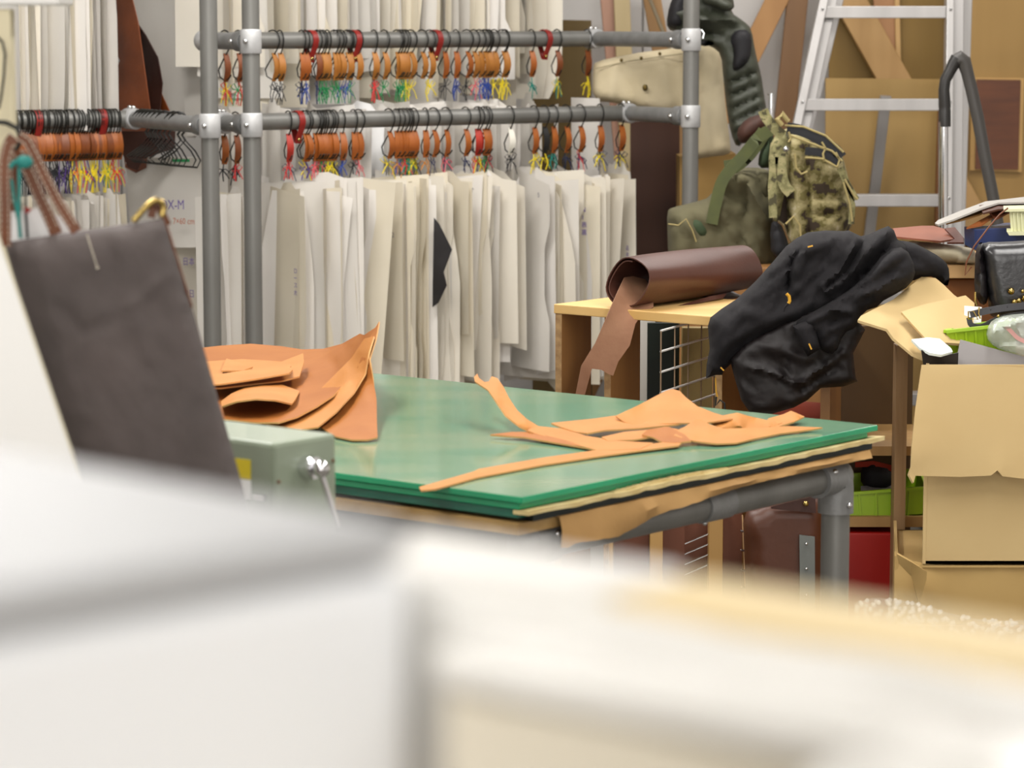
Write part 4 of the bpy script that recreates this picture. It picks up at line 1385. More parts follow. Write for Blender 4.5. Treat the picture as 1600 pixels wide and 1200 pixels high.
for x_, y_, r_ in ((1580, 455, 0.0075), (1602, 466, 0.008), (1592, 470, 0.006), (1585, 472, 0.006), (1598, 455, 0.004)):
    MB().ball(W(x_, y_, 5.875), r_, n=10).build('clasp', BRASS, hb)
MB().tube([W(x_, y_, 5.95) for x_, y_ in ((1518, 417), (1508, 430), (1510, 410), (1522, 385), (1545, 355), (1562, 335), (1575, 325))], 0.0017, 6).build('thin_strap', mat('thin_brown_strap', '#6f3c1c', 0.5), hb)

# pile behind the handbag
WBOX = wood('pale_board', '#d3ab77', '#c29a66', 'x', 8)
base = quadbox('storage_cabinet', [(1478, 436, 6.5), (1760, 436, 6.5), (1760, 1080, 6.5), (1478, 1080, 6.5)], (0.02, 0.4, 0), wood('orange_brown_wood', '#8a521f', '#774516', 'z', 8), None,
               'orange brown wooden cabinet behind the black handbag', 'cabinet', 0.003)
quadbox('wooden_board', [(1474, 414, 6.47), (1760, 416, 6.47), (1760, 436, 6.47), (1476, 435, 6.47)], (0.02, 0.4, 0), WBOX, None, 'pale wooden board on top of the orange brown cabinet', 'board', 0.002)
WP = mat('pale_paper_stack', '#d8ceb4', 0.7, col2='#cfc4a6', scale=3, stretch=(1, 1, 30))
pillow('paper_stack', [(1412, 378), (1430, 376), (1515, 386), (1524, 392), (1528, 412), (1500, 413), (1470, 410), (1440, 402), (1418, 396)], 6.5, 0.06, 0.1, WP, None, 10, 10, label='pale folded sheets stacked under the reddish brown leather piece', cat='sheets')
BRL = mat('reddish_brown_leather', '#8e5138', 0.6, col2='#824831', scale=9)
sheet('brown_leather_sheet', [(1395, 358, 6.6), (1440, 354, 6.62), (1458, 354, 6.62), (1480, 360, 6.56), (1498, 370, 6.48), (1488, 375, 6.44), (1470, 378, 6.43), (1440, 375, 6.42), (1400, 371, 6.42)], BRL, None, 'Y', 0.004, 10, label='reddish brown leather piece on the pale paper stack', cat='leather')
sheet('dark_leather_strip', [(1476, 358, 6.5), (1492, 356, 6.5), (1506, 372, 6.44), (1506, 380, 6.42), (1480, 380, 6.42), (1492, 374, 6.44)], mat('dark_strip', '#5a2a18', 0.6), None, 'Y', 0.004, 8, label='short dark brown leather strip beside the blue box', cat='leather')
quadbox('blue_box', [(1506, 354, 6.42), (1523, 358, 6.36), (1523, 391, 6.36), (1507, 383, 6.42)], (0.3, 0.16, 0), mat('navy_box', '#2b3f6c', 0.5, col2='#22335c', scale=4), None, 'navy blue box under the leather sheets at right', 'box', 0.002)
quadbox('blue_box', [(1523, 358, 6.36), (1700, 352, 6.3), (1700, 386, 6.3), (1524, 391, 6.36)], (0.1, 0.2, 0), mat('navy_box2', '#1c2a58', 0.4, col2='#24356a', scale=4), None, 'dark blue carton behind the black handbag', 'box', 0.002)
CMB = mat('cream_plastic', '#d8d8ae', 0.5)
cm = thing('cream_comb', 'cream ribbed plastic block at the right edge above the handbag', 'block', W(1610, 368, 6.25))
quadbox('body', [(1577, 330, 6.25), (1690, 327, 6.25), (1690, 362, 6.25), (1580, 364, 6.25)], (0.02, 0.1, 0), CMB, cm)
quadbox('flange', [(1568, 327, 6.24), (1692, 324, 6.24), (1692, 329, 6.24), (1569, 331, 6.24)], (0.02, 0.12, 0), CMB, cm)
quadbox('flange', [(1573, 362, 6.24), (1692, 360, 6.24), (1692, 367, 6.24), (1577, 368, 6.24)], (0.02, 0.12, 0), CMB, cm)
for k in range(8):
    quadbox('rib', [(1583 + k * 6, 332, 6.245), (1585 + k * 6, 332, 6.245), (1586 + k * 6, 361, 6.245), (1584 + k * 6, 361, 6.245)], (0, 0.01, 0), CMB, cm)
for i, (poly, c, lb) in enumerate([
    ([(1461, 350, 6.38), (1466, 345, 6.4), (1500, 331, 6.46), (1540, 316, 6.5), (1600, 309, 6.5), (1680, 307, 6.5), (1680, 318, 6.4), (1600, 317, 6.4), (1560, 318, 6.4), (1532, 327, 6.38), (1490, 344, 6.36), (1466, 352, 6.36)], '#a8a39c', 'grey edged leather sheet on top of the right pile'),
    ([(1478, 350, 6.4), (1500, 338, 6.45), (1535, 322, 6.48), (1548, 326, 6.44), (1530, 336, 6.4), (1500, 345, 6.38)], '#a07a48', 'mustard brown leather sheet below the grey edged sheet'),
    ([(1530, 322, 6.44), (1560, 317, 6.46), (1610, 318, 6.46), (1680, 318, 6.46), (1680, 326, 6.4), (1600, 325, 6.38), (1560, 328, 6.36), (1536, 334, 6.36)], '#4a2410', 'dark brown folded leather sheet in the right pile'),
    ([(1510, 357, 6.37), (1530, 346, 6.4), (1560, 330, 6.44), (1566, 334, 6.42), (1545, 344, 6.38), (1534, 352, 6.36)], '#9c5a2c', 'rust leather strip drooping from the right pile'),
    ([(1544, 330, 6.41), (1575, 324, 6.44), (1600, 326, 6.43), (1575, 333, 6.39), (1556, 343, 6.36)], '#7a3d1c', 'short brown leather flap under the folded sheets')]):
    sheet('leather_sheet', poly, mat('pile_leather_%d' % i, c, 0.6, col2=c, scale=5), None, 'Y', 0.004, 9, label=lb, cat='leather', group='leather sheets piled at the right')

# ------------------------------------------------------------------ under the table
SAD = mat('saddle_brown_panel', '#54290f', 0.45, col2='#431f0a', scale=4, bump=0.05, bscale=50)
t = thing('brown_leather_case', 'dark brown leather case with steel plate under the green table', 'case', W(1230, 1010, 5.7))
pillow('body', [(1160, 796), (1190, 790), (1240, 780), (1285, 775), (1290, 800), (1296, 860), (1302, 1000), (1165, 1000), (1164, 880)], 5.75, 0.04, 0.1, SAD, t, 16, 14)
quadbox('steel_plate', [(1249, 836, 5.70), (1273, 839, 5.70), (1274, 1000, 5.70), (1251, 1000, 5.70)], (0, 0.006, 0), mat('dull_steel_plate', '#6d706c', 0.5, 0.4), t)
for y_ in (850, 889, 930):
    MB().ball(W(1260, y_, 5.695), 0.0032, n=8).build('screw', STEEL, t)
quadbox('dark_flap', [(1205, 792, 5.70), (1274, 775, 5.70), (1275, 802, 5.70), (1205, 795, 5.70)], (0, 0.004, 0), HIDE, t)
MB().ball(W(1259, 787, 5.69), 0.006, n=10).build('knob', BRASS, t)
POST = wood('pine_leg', '#b58d52', '#a07a42', 'z', 10)
BRP = mat('brown_under_panel', '#6a3a22', 0.6, col2='#5a2f1a', scale=5)
st = thing('wooden_stand', 'low stand of pale pine posts and brown panels under the table', 'stand', Vector((W(1075, 900, 5.9).x, 5.9, 0)))
for xa, xb, yy in ((1016, 1036, 5.85), (1108, 1130, 5.85), (952, 958, 5.85)):
    p0, p1 = W(xa, 790, yy), W(xb, 790, yy)
    MB().hexa([(p0.x, yy, 0), (p1.x, yy, 0), (p1.x, yy + .04, 0), (p0.x, yy + .04, 0), p0, p1, p1 + Yv * .04, p0 + Yv * .04]).build('post', POST, st, smooth=False, bevel=0.001)
for xa, xb, yy in ((960, 1014, 5.88), (1036, 1070, 5.88), (1070, 1108, 5.91), (1130, 1160, 5.88)):
    p0, p1 = W(xa, 800, yy), W(xb, 800, yy)
    MB().hexa([(p0.x, yy, 0), (p1.x, yy, 0), (p1.x, yy + .01, 0), (p0.x, yy + .01, 0), p0, p1, p1 + Yv * .01, p0 + Yv * .01]).build('panel', BRP, st, smooth=False)
for k, y_ in enumerate((848, 864, 880, 896)):
    MB().tube([W(1070, y_ + 2, 5.87), W(1108, y_ - 14, 5.87)], 0.0016, 6).build('wire', CHROME, st)
for y_ in (830, 860, 891, 918):
    MB().tube([W(1157, y_, 5.83), W(1166, y_ + 1, 5.83)], 0.0025, 6).build('wire_end', CHROME, st)
MB().tube([W(1160, 805, 5.84), W(1165, 925, 5.84)], 0.0015, 6).build('wire', mat('tan_wire', '#c09a70', 0.5), st)

# ------------------------------------------------------------------ back right: plywood wall panels, planks, ladder
PLYA = wood('plywood_wall_pale', '#b5945a', '#a6864d', 'z', 6)
PLYB = wood('plywood_wall_mid', '#ab884e', '#9d7b43', 'z', 6)
PLYC = wood('plywood_wall_olive', '#8a6c30', '#7c6028', 'z', 8)
quadbox('plywood_sheet', [(1480, -120, 9.95), (1760, -120, 9.95), (1760, 1010, 9.95), (1480, 1010, 9.95)], (0, 0.018, 0), PLYB, None, 'tall plywood panel against the wall right of the ladder', 'panel')
quadbox('plywood_sheet', [(1290, 122, 9.80), (1500, 124, 9.80), (1500, 1000, 9.80), (1290, 1000, 9.80)], (0, 0.018, 0), PLYA, None, 'pale plywood panel leaning behind the ladder rungs', 'panel')
quadbox('olive_plywood', [(1295, -120, 9.98), (1478, -120, 9.98), (1478, 300, 9.98), (1295, 300, 9.98)], (0, 0.01, 0), PLYC, None, 'dark olive plywood sheet behind the ladder top', 'panel')
LUM = wood('pine_lumber', '#ba945e', '#a6804c', 'z', 10)


def plank(p0, p1, w, th, m, label, side=X):
    a_, b_ = W(*p0), W(*p1)
    if abs(b_.x - a_.x) < 0.35:  # upright ones stand on the floor
        b_ = a_ + (b_ - a_) * ((0.004 - a_.z) / (b_.z - a_.z))
        b_.y = max(b_.y, 9.45)
    o = MB().beam(a_, b_, w, th, side).build('wooden_plank', m, smooth=False, bevel=0.003)
    return tag(o, label, 'plank', 'planks leaning on the back wall')


plank((1310, -30, 9.92), (1408, 145, 9.88), 0.105, 0.03, LUM, 'diagonal pine brace behind the ladder')
plank((1376, -60, 9.955), (1392, 130, 9.955), 0.075, 0.02, wood('pink_pine', '#b5875c', '#a67850', 'z', 10), 'upright pinkish pine batten behind the ladder')
plank((1400, -60, 9.945), (1404, 130, 9.945), 0.018, 0.02, wood('pale_pine', '#cfa972', '#c09a62', 'z', 10), 'thin pale pine strip beside the pink batten')
plank((1243, -60, 9.95), (1146, 138, 9.9), 0.075, 0.035, wood('orange_pine', '#b98a54', '#a87a46', 'z', 9), 'orange pine brace leaning behind the quilted jacket')
plank((1252, -60, 9.95), (1194, 490, 9.85), 0.072, 0.03, wood('dark_plank', '#86623e', '#745230', 'z', 9), 'dark brown wide plank leaning left of the ladder')
plank((1470, 160, 9.76), (1462, 420, 9.76), 0.02, 0.02, wood('brown_batten', '#8a5a30', '#744923', 'z', 9), 'thin brown batten behind the vacuum tube')
plank((946, -40, 9.9), (968, 210, 9.85), 0.05, 0.02, wood('pink_lath', '#b98d76', '#a97d66', 'z', 9), 'thin pinkish lath leaning behind the canvas bag')
plank((970, -40, 9.88), (976, 120, 9.85), 0.055, 0.02, wood('cream_lath', '#c9b58a', '#bba678', 'z', 9), 'cream wooden lath leaning behind the canvas bag')
plank((1012, -40, 9.87), (1040, 120, 9.84), 0.06, 0.02, wood('tan_lath', '#a37c4c', '#926c3e', 'z', 9), 'tan wooden lath leaning beside the quilted jacket')
plank((1004, -30, 9.82), (1040, 60, 9.8), 0.012, 0.012, wood('grey_dowel', '#8a7c62', '#7c6e54', 'z', 9), 'thin grey stick leaning beside the tan lath')
quadbox('olive_board', [(832, 30, 9.70), (924, 32, 9.66), (926, 900, 9.62), (832, 900, 9.66)], (0, 0.02, 0), wood('olive_board', '#6f5a30', '#5f4c26', 'z', 8), None, 'olive brown board standing behind the right end of the rails', 'board')
quadbox('brown_board', [(985, 190, 9.60), (1062, 190, 9.60), (1062, 900, 9.56), (985, 900, 9.56)], (0, 0.02, 0), wood('deep_brown_board', '#45230e', '#381a09', 'z', 8), None, 'dark brown board standing below the canvas bag', 'board')
quadbox('brown_carton', [(1062, 245, 9.3), (1150, 240, 9.3), (1150, 520, 9.3), (1062, 520, 9.3)], (0, 0.2, 0), CARDIN, None, 'brown carton behind the right grey post', 'box')
# leather sample panel
t = thing('leather_swatch', 'square brown leather panel pinned on plywood right of the vacuum hose', 'leather', W(1560, 265, 9.9))
quadbox('frame', [(1518, 121, 9.935), (1600, 122, 9.935), (1596, 269, 9.935), (1515, 266, 9.935)], (0, 0.01, 0), wood('thin_frame', '#cda566', '#c09858', 'z', 8), t)
quadbox('sheet', [(1526, 124, 9.925), (1595, 125, 9.925), (1591, 265, 9.925), (1524, 264, 9.925)], (0, 0.008, 0), mat('chestnut_panel', '#6d3b1a', 0.4, col2='#5c3014', scale=6, stretch=(1, 1, 6)), t)

# aluminium step ladder
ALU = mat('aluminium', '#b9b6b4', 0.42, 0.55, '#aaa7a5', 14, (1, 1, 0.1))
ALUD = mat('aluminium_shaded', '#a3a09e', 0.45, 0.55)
lad = thing('step_ladder', 'aluminium step ladder standing before the plywood panels', 'ladder', Vector((W(1390, 800, 9.2).x, 9.2, 0)))
Lt, Lb = W(1300, -60, 9.35), W(1216, 330, 9.1)
dL = (Lb - Lt)
Lb = Lt + dL * ((0 - Lt.z) / dL.z)
Rt, Rb = W(1478, -60, 9.35), W(1474, 330, 9.1)
dR = (Rb - Rt)
Rb = Rt + dR * ((0 - Rt.z) / dR.z)
MB().beam(Lt, Lb, 0.028, 0.06).build('stile', ALU, lad, smooth=False, bevel=0.003)
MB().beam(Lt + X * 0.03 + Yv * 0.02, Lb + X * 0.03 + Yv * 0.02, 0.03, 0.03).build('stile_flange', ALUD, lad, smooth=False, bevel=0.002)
MB().beam(Lt + X * 0.065 + Yv * 0.16, Lb + X * 0.075 + Yv * 0.55, 0.035, 0.03).build('rear_leg', ALU, lad, smooth=False, bevel=0.002)
MB().beam(Rt + X * 0.012, Rb + X * 0.012, 0.024, 0.06).build('stile', ALU, lad, smooth=False, bevel=0.003)
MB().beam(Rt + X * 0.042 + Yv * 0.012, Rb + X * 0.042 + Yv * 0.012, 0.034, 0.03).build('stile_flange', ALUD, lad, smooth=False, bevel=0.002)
MB().beam(Rt + X * 0.078 + Yv * 0.06, Rb + X * 0.078 + Yv * 0.30, 0.036, 0.03).build('rear_leg', ALU, lad, smooth=False, bevel=0.002)
MB().beam(W(1384, 150, 9.6), W(1352, 420, 9.75), 0.036, 0.02).build('brace', ALU, lad, smooth=False, bevel=0.002)


def step_at(py):
    z = W(1300, py, 9.25).z
    l = Lt + dL * ((z - Lt.z) / dL.z)
    r = Rt + dR * ((z - Rt.z) / dR.z)
    n_ = (r - l)
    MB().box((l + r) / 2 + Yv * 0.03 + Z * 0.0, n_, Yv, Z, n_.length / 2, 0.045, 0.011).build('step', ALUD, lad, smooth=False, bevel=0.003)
    MB().box((l + r) / 2 - Yv * 0.014 - Z * 0.006, n_, Yv, Z, n_.length / 2, 0.003, 0.019).build('step_nose', ALU, lad, smooth=False, bevel=0.002)
    for e, sx in ((l, 0.0), (r, 0.012)):
        MB().ball(e + Vector((sx, -0.033, 0.004)), 0.005, n=8).build('rivet', STEEL, lad)


for py in (16, 160, 306, 452, 600):
    step_at(py)

# vacuum cleaner tube and hose
VB = mat('vacuum_black_plastic', '#2e2c2a', 0.4)
VH = mat('vacuum_hose', '#4a4744', 0.45)
vac = thing('vacuum_cleaner', 'vacuum cleaner wand with chrome tube and bent black hose', 'vacuum', Vector((W(1476, 900, 8.2).x, 8.2, 0)))
MB().tube([W(1474, 190, 8.2), W(1474, 500, 8.2), Vector((W(1474, 500, 8.2).x, 8.2, 0.12))], 0.0145, 16).build('chrome_tube', CHROME, vac)
MB().tube([W(1476, 198, 8.2), W(1476, 172, 8.2), W(1476, 170, 8.2), W(1476, 166, 8.2), W(1475, 140, 8.2), W(1477, 125, 8.2), W(1484, 112, 8.2), W(1490, 100, 8.2), W(1496, 92, 8.2)],
          [0.0175, 0.0175, 0.0165, 0.0175, 0.016, 0.016, 0.016, 0.018, 0.021], 16).build('handle', VB, vac)
MB().tube([W(x_, y_, 8.2) for x_, y_ in ((1494, 95), (1500, 91), (1506, 96), (1511, 112), (1518, 140), (1528, 185), (1538, 240), (1548, 290), (1556, 330), (1566, 400), (1570, 470))] + [Vector((W(1560, 560, 8.2).x, 8.25, 0.3))],
          [0.02, 0.022, 0.021, 0.018, 0.0175, 0.0175, 0.0175, 0.0175, 0.0175, 0.0175, 0.0175, 0.0175], 16).build('hose', VH, vac)
MB().box(Vector((W(1540, 560, 8.2).x, 8.3, 0.16)), X, Yv, Z, 0.16, 0.2, 0.16).build('motor_body', VB, vac, smooth=False, bevel=0.03)

# ------------------------------------------------------------------ canvas bag, quilted jacket, backpacks
CANV = mat('natural_canvas', '#cbbd9e', 0.9, col2='#c0b190', scale=8, bump=0.08, bscale=120)
cb_ = thing('canvas_bag', 'natural canvas bag with brass eyelets hanging behind the right grey post', 'bag', W(1030, 255, 9.1))
pillow('body', [(926, 105), (931, 96), (980, 85), (1030, 78), (1080, 72), (1112, 68), (1126, 78), (1130, 120), (1134, 170), (1142, 230), (1140, 242), (1100, 246), (1075, 252), (1062, 180), (1010, 172), (960, 160), (926, 158)],
       9.1, 0.04, 0.05, CANV, cb_, 8, 12, wr=(0.008, 22, 80, 2.5), ridges=[([(965, 95), (955, 150)], 8, 0.015), ([(1060, 85), (1065, 170)], 10, -0.02), ([(1098, 80), (1104, 240)], 9, 0.02), ([(1035, 110), (1050, 160)], 6, 0.01)])
MB().tube([W(x_, y_, 9.045) for x_, y_ in ((928, 108), (980, 96), (1030, 89), (1066, 84))], 0.0014, 5).build('seam', mat('canvas_seam', '#8f8468', 0.9), cb_)
for x_, y_ in ((971, 94), (1002, 91), (1031, 84), (1008, 137)):
    big = y_ > 100
    MB().ball(W(x_, y_, 9.04), 0.0085 if big else 0.005, n=10, sc=(1, 0.35, 1.2)).build('eyelet', mat('old_brass', '#5e4d22', 0.35, 0.7), cb_)
QJ = mat('olive_quilted_nylon', '#3f4236', 0.55, col2='#383b30', scale=10, bump=0.05, bscale=80)
BLK = mat('black_lining_cloth', '#151317', 0.7)
qj = thing('quilted_jacket', 'olive quilted down jacket with black patch hanging behind right grey post', 'jacket', W(1150, 235, 8.9))
pillow('body', [(1042, 25), (1050, 0), (1060, -40), (1130, -40), (1150, 8), (1140, 18), (1165, 35), (1174, 45), (1180, 80), (1190, 120), (1194, 150), (1198, 172), (1188, 200), (1165, 218), (1152, 232), (1142, 210), (1135, 170), (1130, 120), (1127, 85), (1112, 72), (1095, 70), (1060, 52), (1042, 45)],
       8.92, 0.06, 0.05, QJ, qj, 6, 14, wr=(0.008, 9, -25, 3.0),
       ridges=[([(1136, 130), (1165, 120), (1190, 108)], 3.5, -0.02), ([(1138, 150), (1165, 140), (1193, 128)], 3.5, -0.02), ([(1140, 172), (1170, 158), (1195, 146)], 3.5, -0.02), ([(1142, 192), (1170, 178), (1197, 164)], 3.5, -0.02),
               ([(1145, 210), (1175, 195)], 3.5, -0.02), ([(1090, 30), (1150, 30)], 8, 0.03), ([(1090, 50), (1125, 55)], 5, -0.03), ([(1060, 22), (1100, 28)], 8, 0.02)])
pillow('collar', [(1095, -20), (1120, -10), (1150, 9), (1138, 20), (1115, 10), (1095, 6)], 8.83, 0.03, 0.03, QJ, qj, 7, 9)
pillow('black_patch', [(1140, 60), (1150, 46), (1172, 47), (1175, 70), (1172, 92), (1160, 106), (1148, 112), (1144, 105), (1147, 80)], 8.85, 0.02, 0.02, BLK, qj, 7, 8)
pillow('black_lining', [(1045, 10), (1055, -10), (1072, -20), (1072, 45), (1048, 45), (1042, 36)], 8.87, 0.03, 0.02, BLK, qj, 8, 10)
pillow('black_lining', [(1090, 62), (1112, 64), (1118, 70), (1095, 73)], 8.86, 0.015, 0.01, BLK, qj, 6, 5)
MB().tube([W(x_, y_, 8.82) for x_, y_ in ((1096, 46), (1100, 52), (1098, 60))], 0.0022, 6).build('zip', STEEL, qj)

# steel stand on which the backpacks hang
stn = thing('coat_stand', 'thin steel stand tube rising above the backpacks', 'stand', Vector((W(1205, 200, 8.6).x, 8.6, 0)))
pt = W(1205, 148, 8.6)
MB().tube([Vector((pt.x, 8.6, 0)), pt], 0.0075, 12).build('tube', CHROME, stn)
MB().tube([pt - Z * 0.002, pt + Z * 0.004], 0.011, 12).build('cap', STEEL, stn)
MB().tube([Vector((pt.x, 8.6, 0)), Vector((pt.x, 8.6, 0.02))], 0.15, 20).build('base', STEEL, stn)
pt2 = W(1194, 170, 8.55)
MB().tube([Vector((pt.x, 8.6, pt2.z - 0.1)), pt2 - Z * 0.04, pt2], 0.004, 8).build('peg', CHROME, stn)

OLV = mat('olive_canvas', '#5c573e', 0.9, col2='#524d36', scale=6, bump=0.1, bscale=60)
OLG = mat('olive_green_webbing', '#565b32', 0.8, col2='#4b5030', scale=20)
GRN = mat('dark_green_canvas', '#37462c', 0.85, col2='#2e3c25', scale=8)
CAMO = camo('camouflage_cloth', ['#3c2f22', '#6d6438', '#8f845a', '#a3976c', '#b5a98a'], 26)
CAMOS = camo('camouflage_strap', ['#4c4730', '#7d7850', '#8f8a60', '#a0966c', '#6d6a48'], 40)
PEAT = mat('black_webbing', '#26272c', 0.7)
KHA = mat('khaki_cord', '#a59562', 0.8)

duf = thing('olive_duffel', 'faded olive canvas duffel bag slumped under the green straps', 'bag', W(1130, 400, 8.1))
pillow('body', [(1042, 330), (1050, 324), (1085, 316), (1110, 308), (1122, 280), (1140, 264), (1165, 262), (1190, 262), (1212, 270), (1216, 320), (1218, 365), (1216, 420), (1170, 430), (1090, 420), (1045, 420), (1043, 370)],
       8.15, 0.11, 0.08, OLV, duf, 8, 30, wr=(0.016, 20, 65, 2.5),
       ridges=[([(1152, 266), (1175, 300), (1200, 345)], 9, 0.04), ([(1138, 275), (1125, 300)], 8, 0.03), ([(1165, 290), (1160, 380)], 7, -0.03), ([(1122, 295), (1150, 312)], 9, -0.03), ([(1070, 345), (1095, 390)], 6, 0.02), ([(1045, 350), (1070, 345)], 3, -0.02), ([(1180, 265), (1195, 310)], 6, -0.03)])
pillow('green_patch', [(1075, 345), (1100, 335), (1120, 340), (1115, 365), (1100, 378), (1080, 365)], 8.05, 0.02, 0.02, GRN, duf, 8, 12)
MB().ribbon([W(x_, y_, 8.02) for x_, y_ in ((1112, 350), (1118, 320), (1130, 280), (1160, 245), (1185, 215), (1206, 202))], Vector((0.6, 0, 0.6)), 0.033, 0.004).build('strap', OLG, duf)
MB().ribbon([W(x_, y_, 8.06) for x_, y_ in ((1132, 262), (1150, 258), (1172, 238), (1195, 205))], Vector((0.6, 0, 0.6)), 0.04, 0.004).build('strap', OLG, duf)
MB().tube([W(x_, y_, 8.0) for x_, y_ in ((1044, 350), (1060, 352), (1072, 342), (1082, 360), (1088, 378))], 0.0018, 6).build('drawcord', KHA, duf)
pillow('green_flap', [(1186, 240), (1198, 210), (1206, 200), (1210, 225), (1208, 262), (1184, 263)], 8.08, 0.025, 0.02, GRN, duf, 7, 10)
pillow('rust_pouch', [(1150, 205), (1165, 185), (1190, 178), (1200, 185), (1196, 205), (1175, 222), (1155, 225)], 8.2, 0.04, 0.03, mat('rust_pouch', '#4a2412', 0.7, col2='#2a140a', scale=12), duf, 7, 14)

bp = thing('camouflage_backpack', 'camouflage backpack with black webbing and dangling straps before the ladder', 'backpack', W(1270, 400, 8.0))
pillow('body', [(1212, 215), (1225, 200), (1250, 196), (1290, 212), (1312, 230), (1322, 262), (1330, 300), (1334, 330), (1330, 360), (1300, 385), (1240, 400), (1220, 390), (1225, 330), (1215, 270)],
       8.05, 0.13, 0.10, CAMO, bp, 7, 34, wr=(0.014, 13, 20, 2.0), ridges=[([(1262, 232), (1264, 380)], 5, -0.02), ([(1265, 308), (1325, 310)], 3, -0.015), ([(1265, 335), (1325, 336)], 3, -0.015), ([(1270, 265), (1320, 272)], 8, 0.015)])
pillow('side_pocket', [(1205, 275), (1218, 262), (1232, 300), (1236, 345), (1230, 400), (1214, 400), (1206, 340)], 7.98, 0.03, 0.03, mat('dark_brown_mesh', '#35281e', 0.8), bp, 8, 12)
pillow('shoulder_strap', [(1200, 232), (1215, 205), (1235, 205), (1240, 230), (1236, 262), (1226, 300), (1216, 350), (1208, 350), (1203, 300)], 7.93, 0.02, 0.02, CAMOS, bp, 8, 10)
for pts, w_, m_ in (([(1230, 200), (1252, 204), (1282, 218), (1305, 234), (1315, 246)], 0.03, PEAT), ([(1258, 236), (1280, 238), (1300, 246), (1312, 256)], 0.022, PEAT), ([(1192, 172), (1198, 185), (1212, 202), (1224, 212)], 0.028, CAMOS),
                    ([(1312, 262), (1325, 290), (1338, 312)], 0.018, CAMOS), ([(1322, 285), (1332, 320), (1330, 350)], 0.016, CAMOS), ([(1219, 240), (1221, 270), (1226, 290), (1236, 302)], 0.03, CAMOS), ([(1210, 245), (1206, 290), (1208, 340)], 0.022, CAMOS)):
    MB().ribbon([W(x_, y_, 7.87) for x_, y_ in pts], Vector((0.5, 0, 0.7)) if m_ is PEAT else X, w_, 0.004).build('strap', m_, bp)
for pts in ([(1226, 196), (1255, 198), (1290, 212), (1318, 238)], [(1236, 212), (1262, 222), (1300, 236), (1316, 252)], [(1258, 246), (1284, 248), (1310, 262)], [(1242, 240), (1244, 262), (1252, 272), (1262, 268)], [(1284, 222), (1290, 232), (1286, 240), (1288, 252)],
            [(1306, 238), (1312, 250), (1308, 262)], [(1232, 206), (1236, 216), (1232, 222)], [(1320, 280), (1334, 305), (1340, 312)], [(1318, 285), (1328, 318), (1332, 346)], [(1228, 350), (1240, 338), (1250, 352), (1252, 380)]):
    MB().tube([W(x_, y_, 7.855) for x_, y_ in pts], 0.003, 6).build('cord', KHA, bp)
MB().ball(W(1228, 233, 7.85), 0.009, n=10).build('buckle', STEEL, bp)
pillow('black_pouch', [(1203, 350), (1212, 344), (1222, 352), (1232, 380), (1235, 400), (1205, 405)], 7.9, 0.025, 0.02, BLK, bp, 8, 10)
MB().tube([W(x_, y_, 7.85) for x_, y_ in ((1216, 345), (1224, 352), (1234, 378), (1240, 386))], 0.0035, 6).build('frame_wire', CHROME, bp)
MB().tube([W(x_, y_, 7.85) for x_, y_ in ((1222, 196), (1214, 186), (1222, 178), (1232, 190))], [0.007, 0.009, 0.009, 0.006], 8).build('rolled_strap', KHA, bp)
# trunk carrying the bags, hidden behind the roll and the shelf
a_, b_ = W(1046, 415, 8.0), W(1345, 415, 8.0)
o = MB().hexa([(a_.x, 7.95, 0), (b_.x, 7.95, 0), (b_.x, 8.35, 0), (a_.x, 8.35, 0), (a_.x, 7.95, a_.z), (b_.x, 7.95, a_.z), (b_.x, 8.35, a_.z), (a_.x, 8.35, a_.z)]).build('storage_chest', BROWNPLY, smooth=False, bevel=0.005)
tag(o, 'brown wooden chest under the backpacks, behind the leather roll', 'chest')

# ------------------------------------------------------------------ left: tote bag, stand, white board, machine
CREAMP = mat('cream_painted_post', '#d8ceae', 0.6)
WHITEP = mat('white_paint', '#e6e4e0', 0.5)
TY = 3.4
ps = thing('display_stand', 'cream painted post with white arm at the upper left corner', 'stand', Vector((W(-3, 600, TY + 0.05).x, TY + 0.05, 0)))
p0, p1 = W(-24, 14, TY + 0.05), W(16, 14, TY + 0.05)
MB().hexa([(p0.x, TY + .05, 0), (p1.x, TY + .05, 0), (p1.x, TY + .08, 0), (p0.x, TY + .08, 0), p0, p1, p1 + Yv * .03, p0 + Yv * .03]).build('post', CREAMP, ps, smooth=False, bevel=0.002)
p0, p1 = W(-80, 8, TY + .04), W(92, 8, TY + .04)
MB().hexa([p0, p1, p1 + Yv * .12, p0 + Yv * .12, p0 + Z * .02, p1 + Z * .02, p1 + Z * .02 + Yv * .12, p0 + Z * .02 + Yv * .12]).build('arm', WHITEP, ps, smooth=False, bevel=0.003)
MB().tube([W(x_, y_, TY + 0.03) for x_, y_ in ((-6, 56), (4, 66), (8, 85), (6, 120), (2, 150), (-2, 170))], 0.0016, 8).build('wire', BLACKWIRE, ps)
MB().tube([W(x_, y_, TY + 0.035) for x_, y_ in ((-10, 190), (10, 192), (26, 200), (31, 210), (30, 226), (24, 236))], 0.003, 8).build('hook', BLACKWIRE, ps)

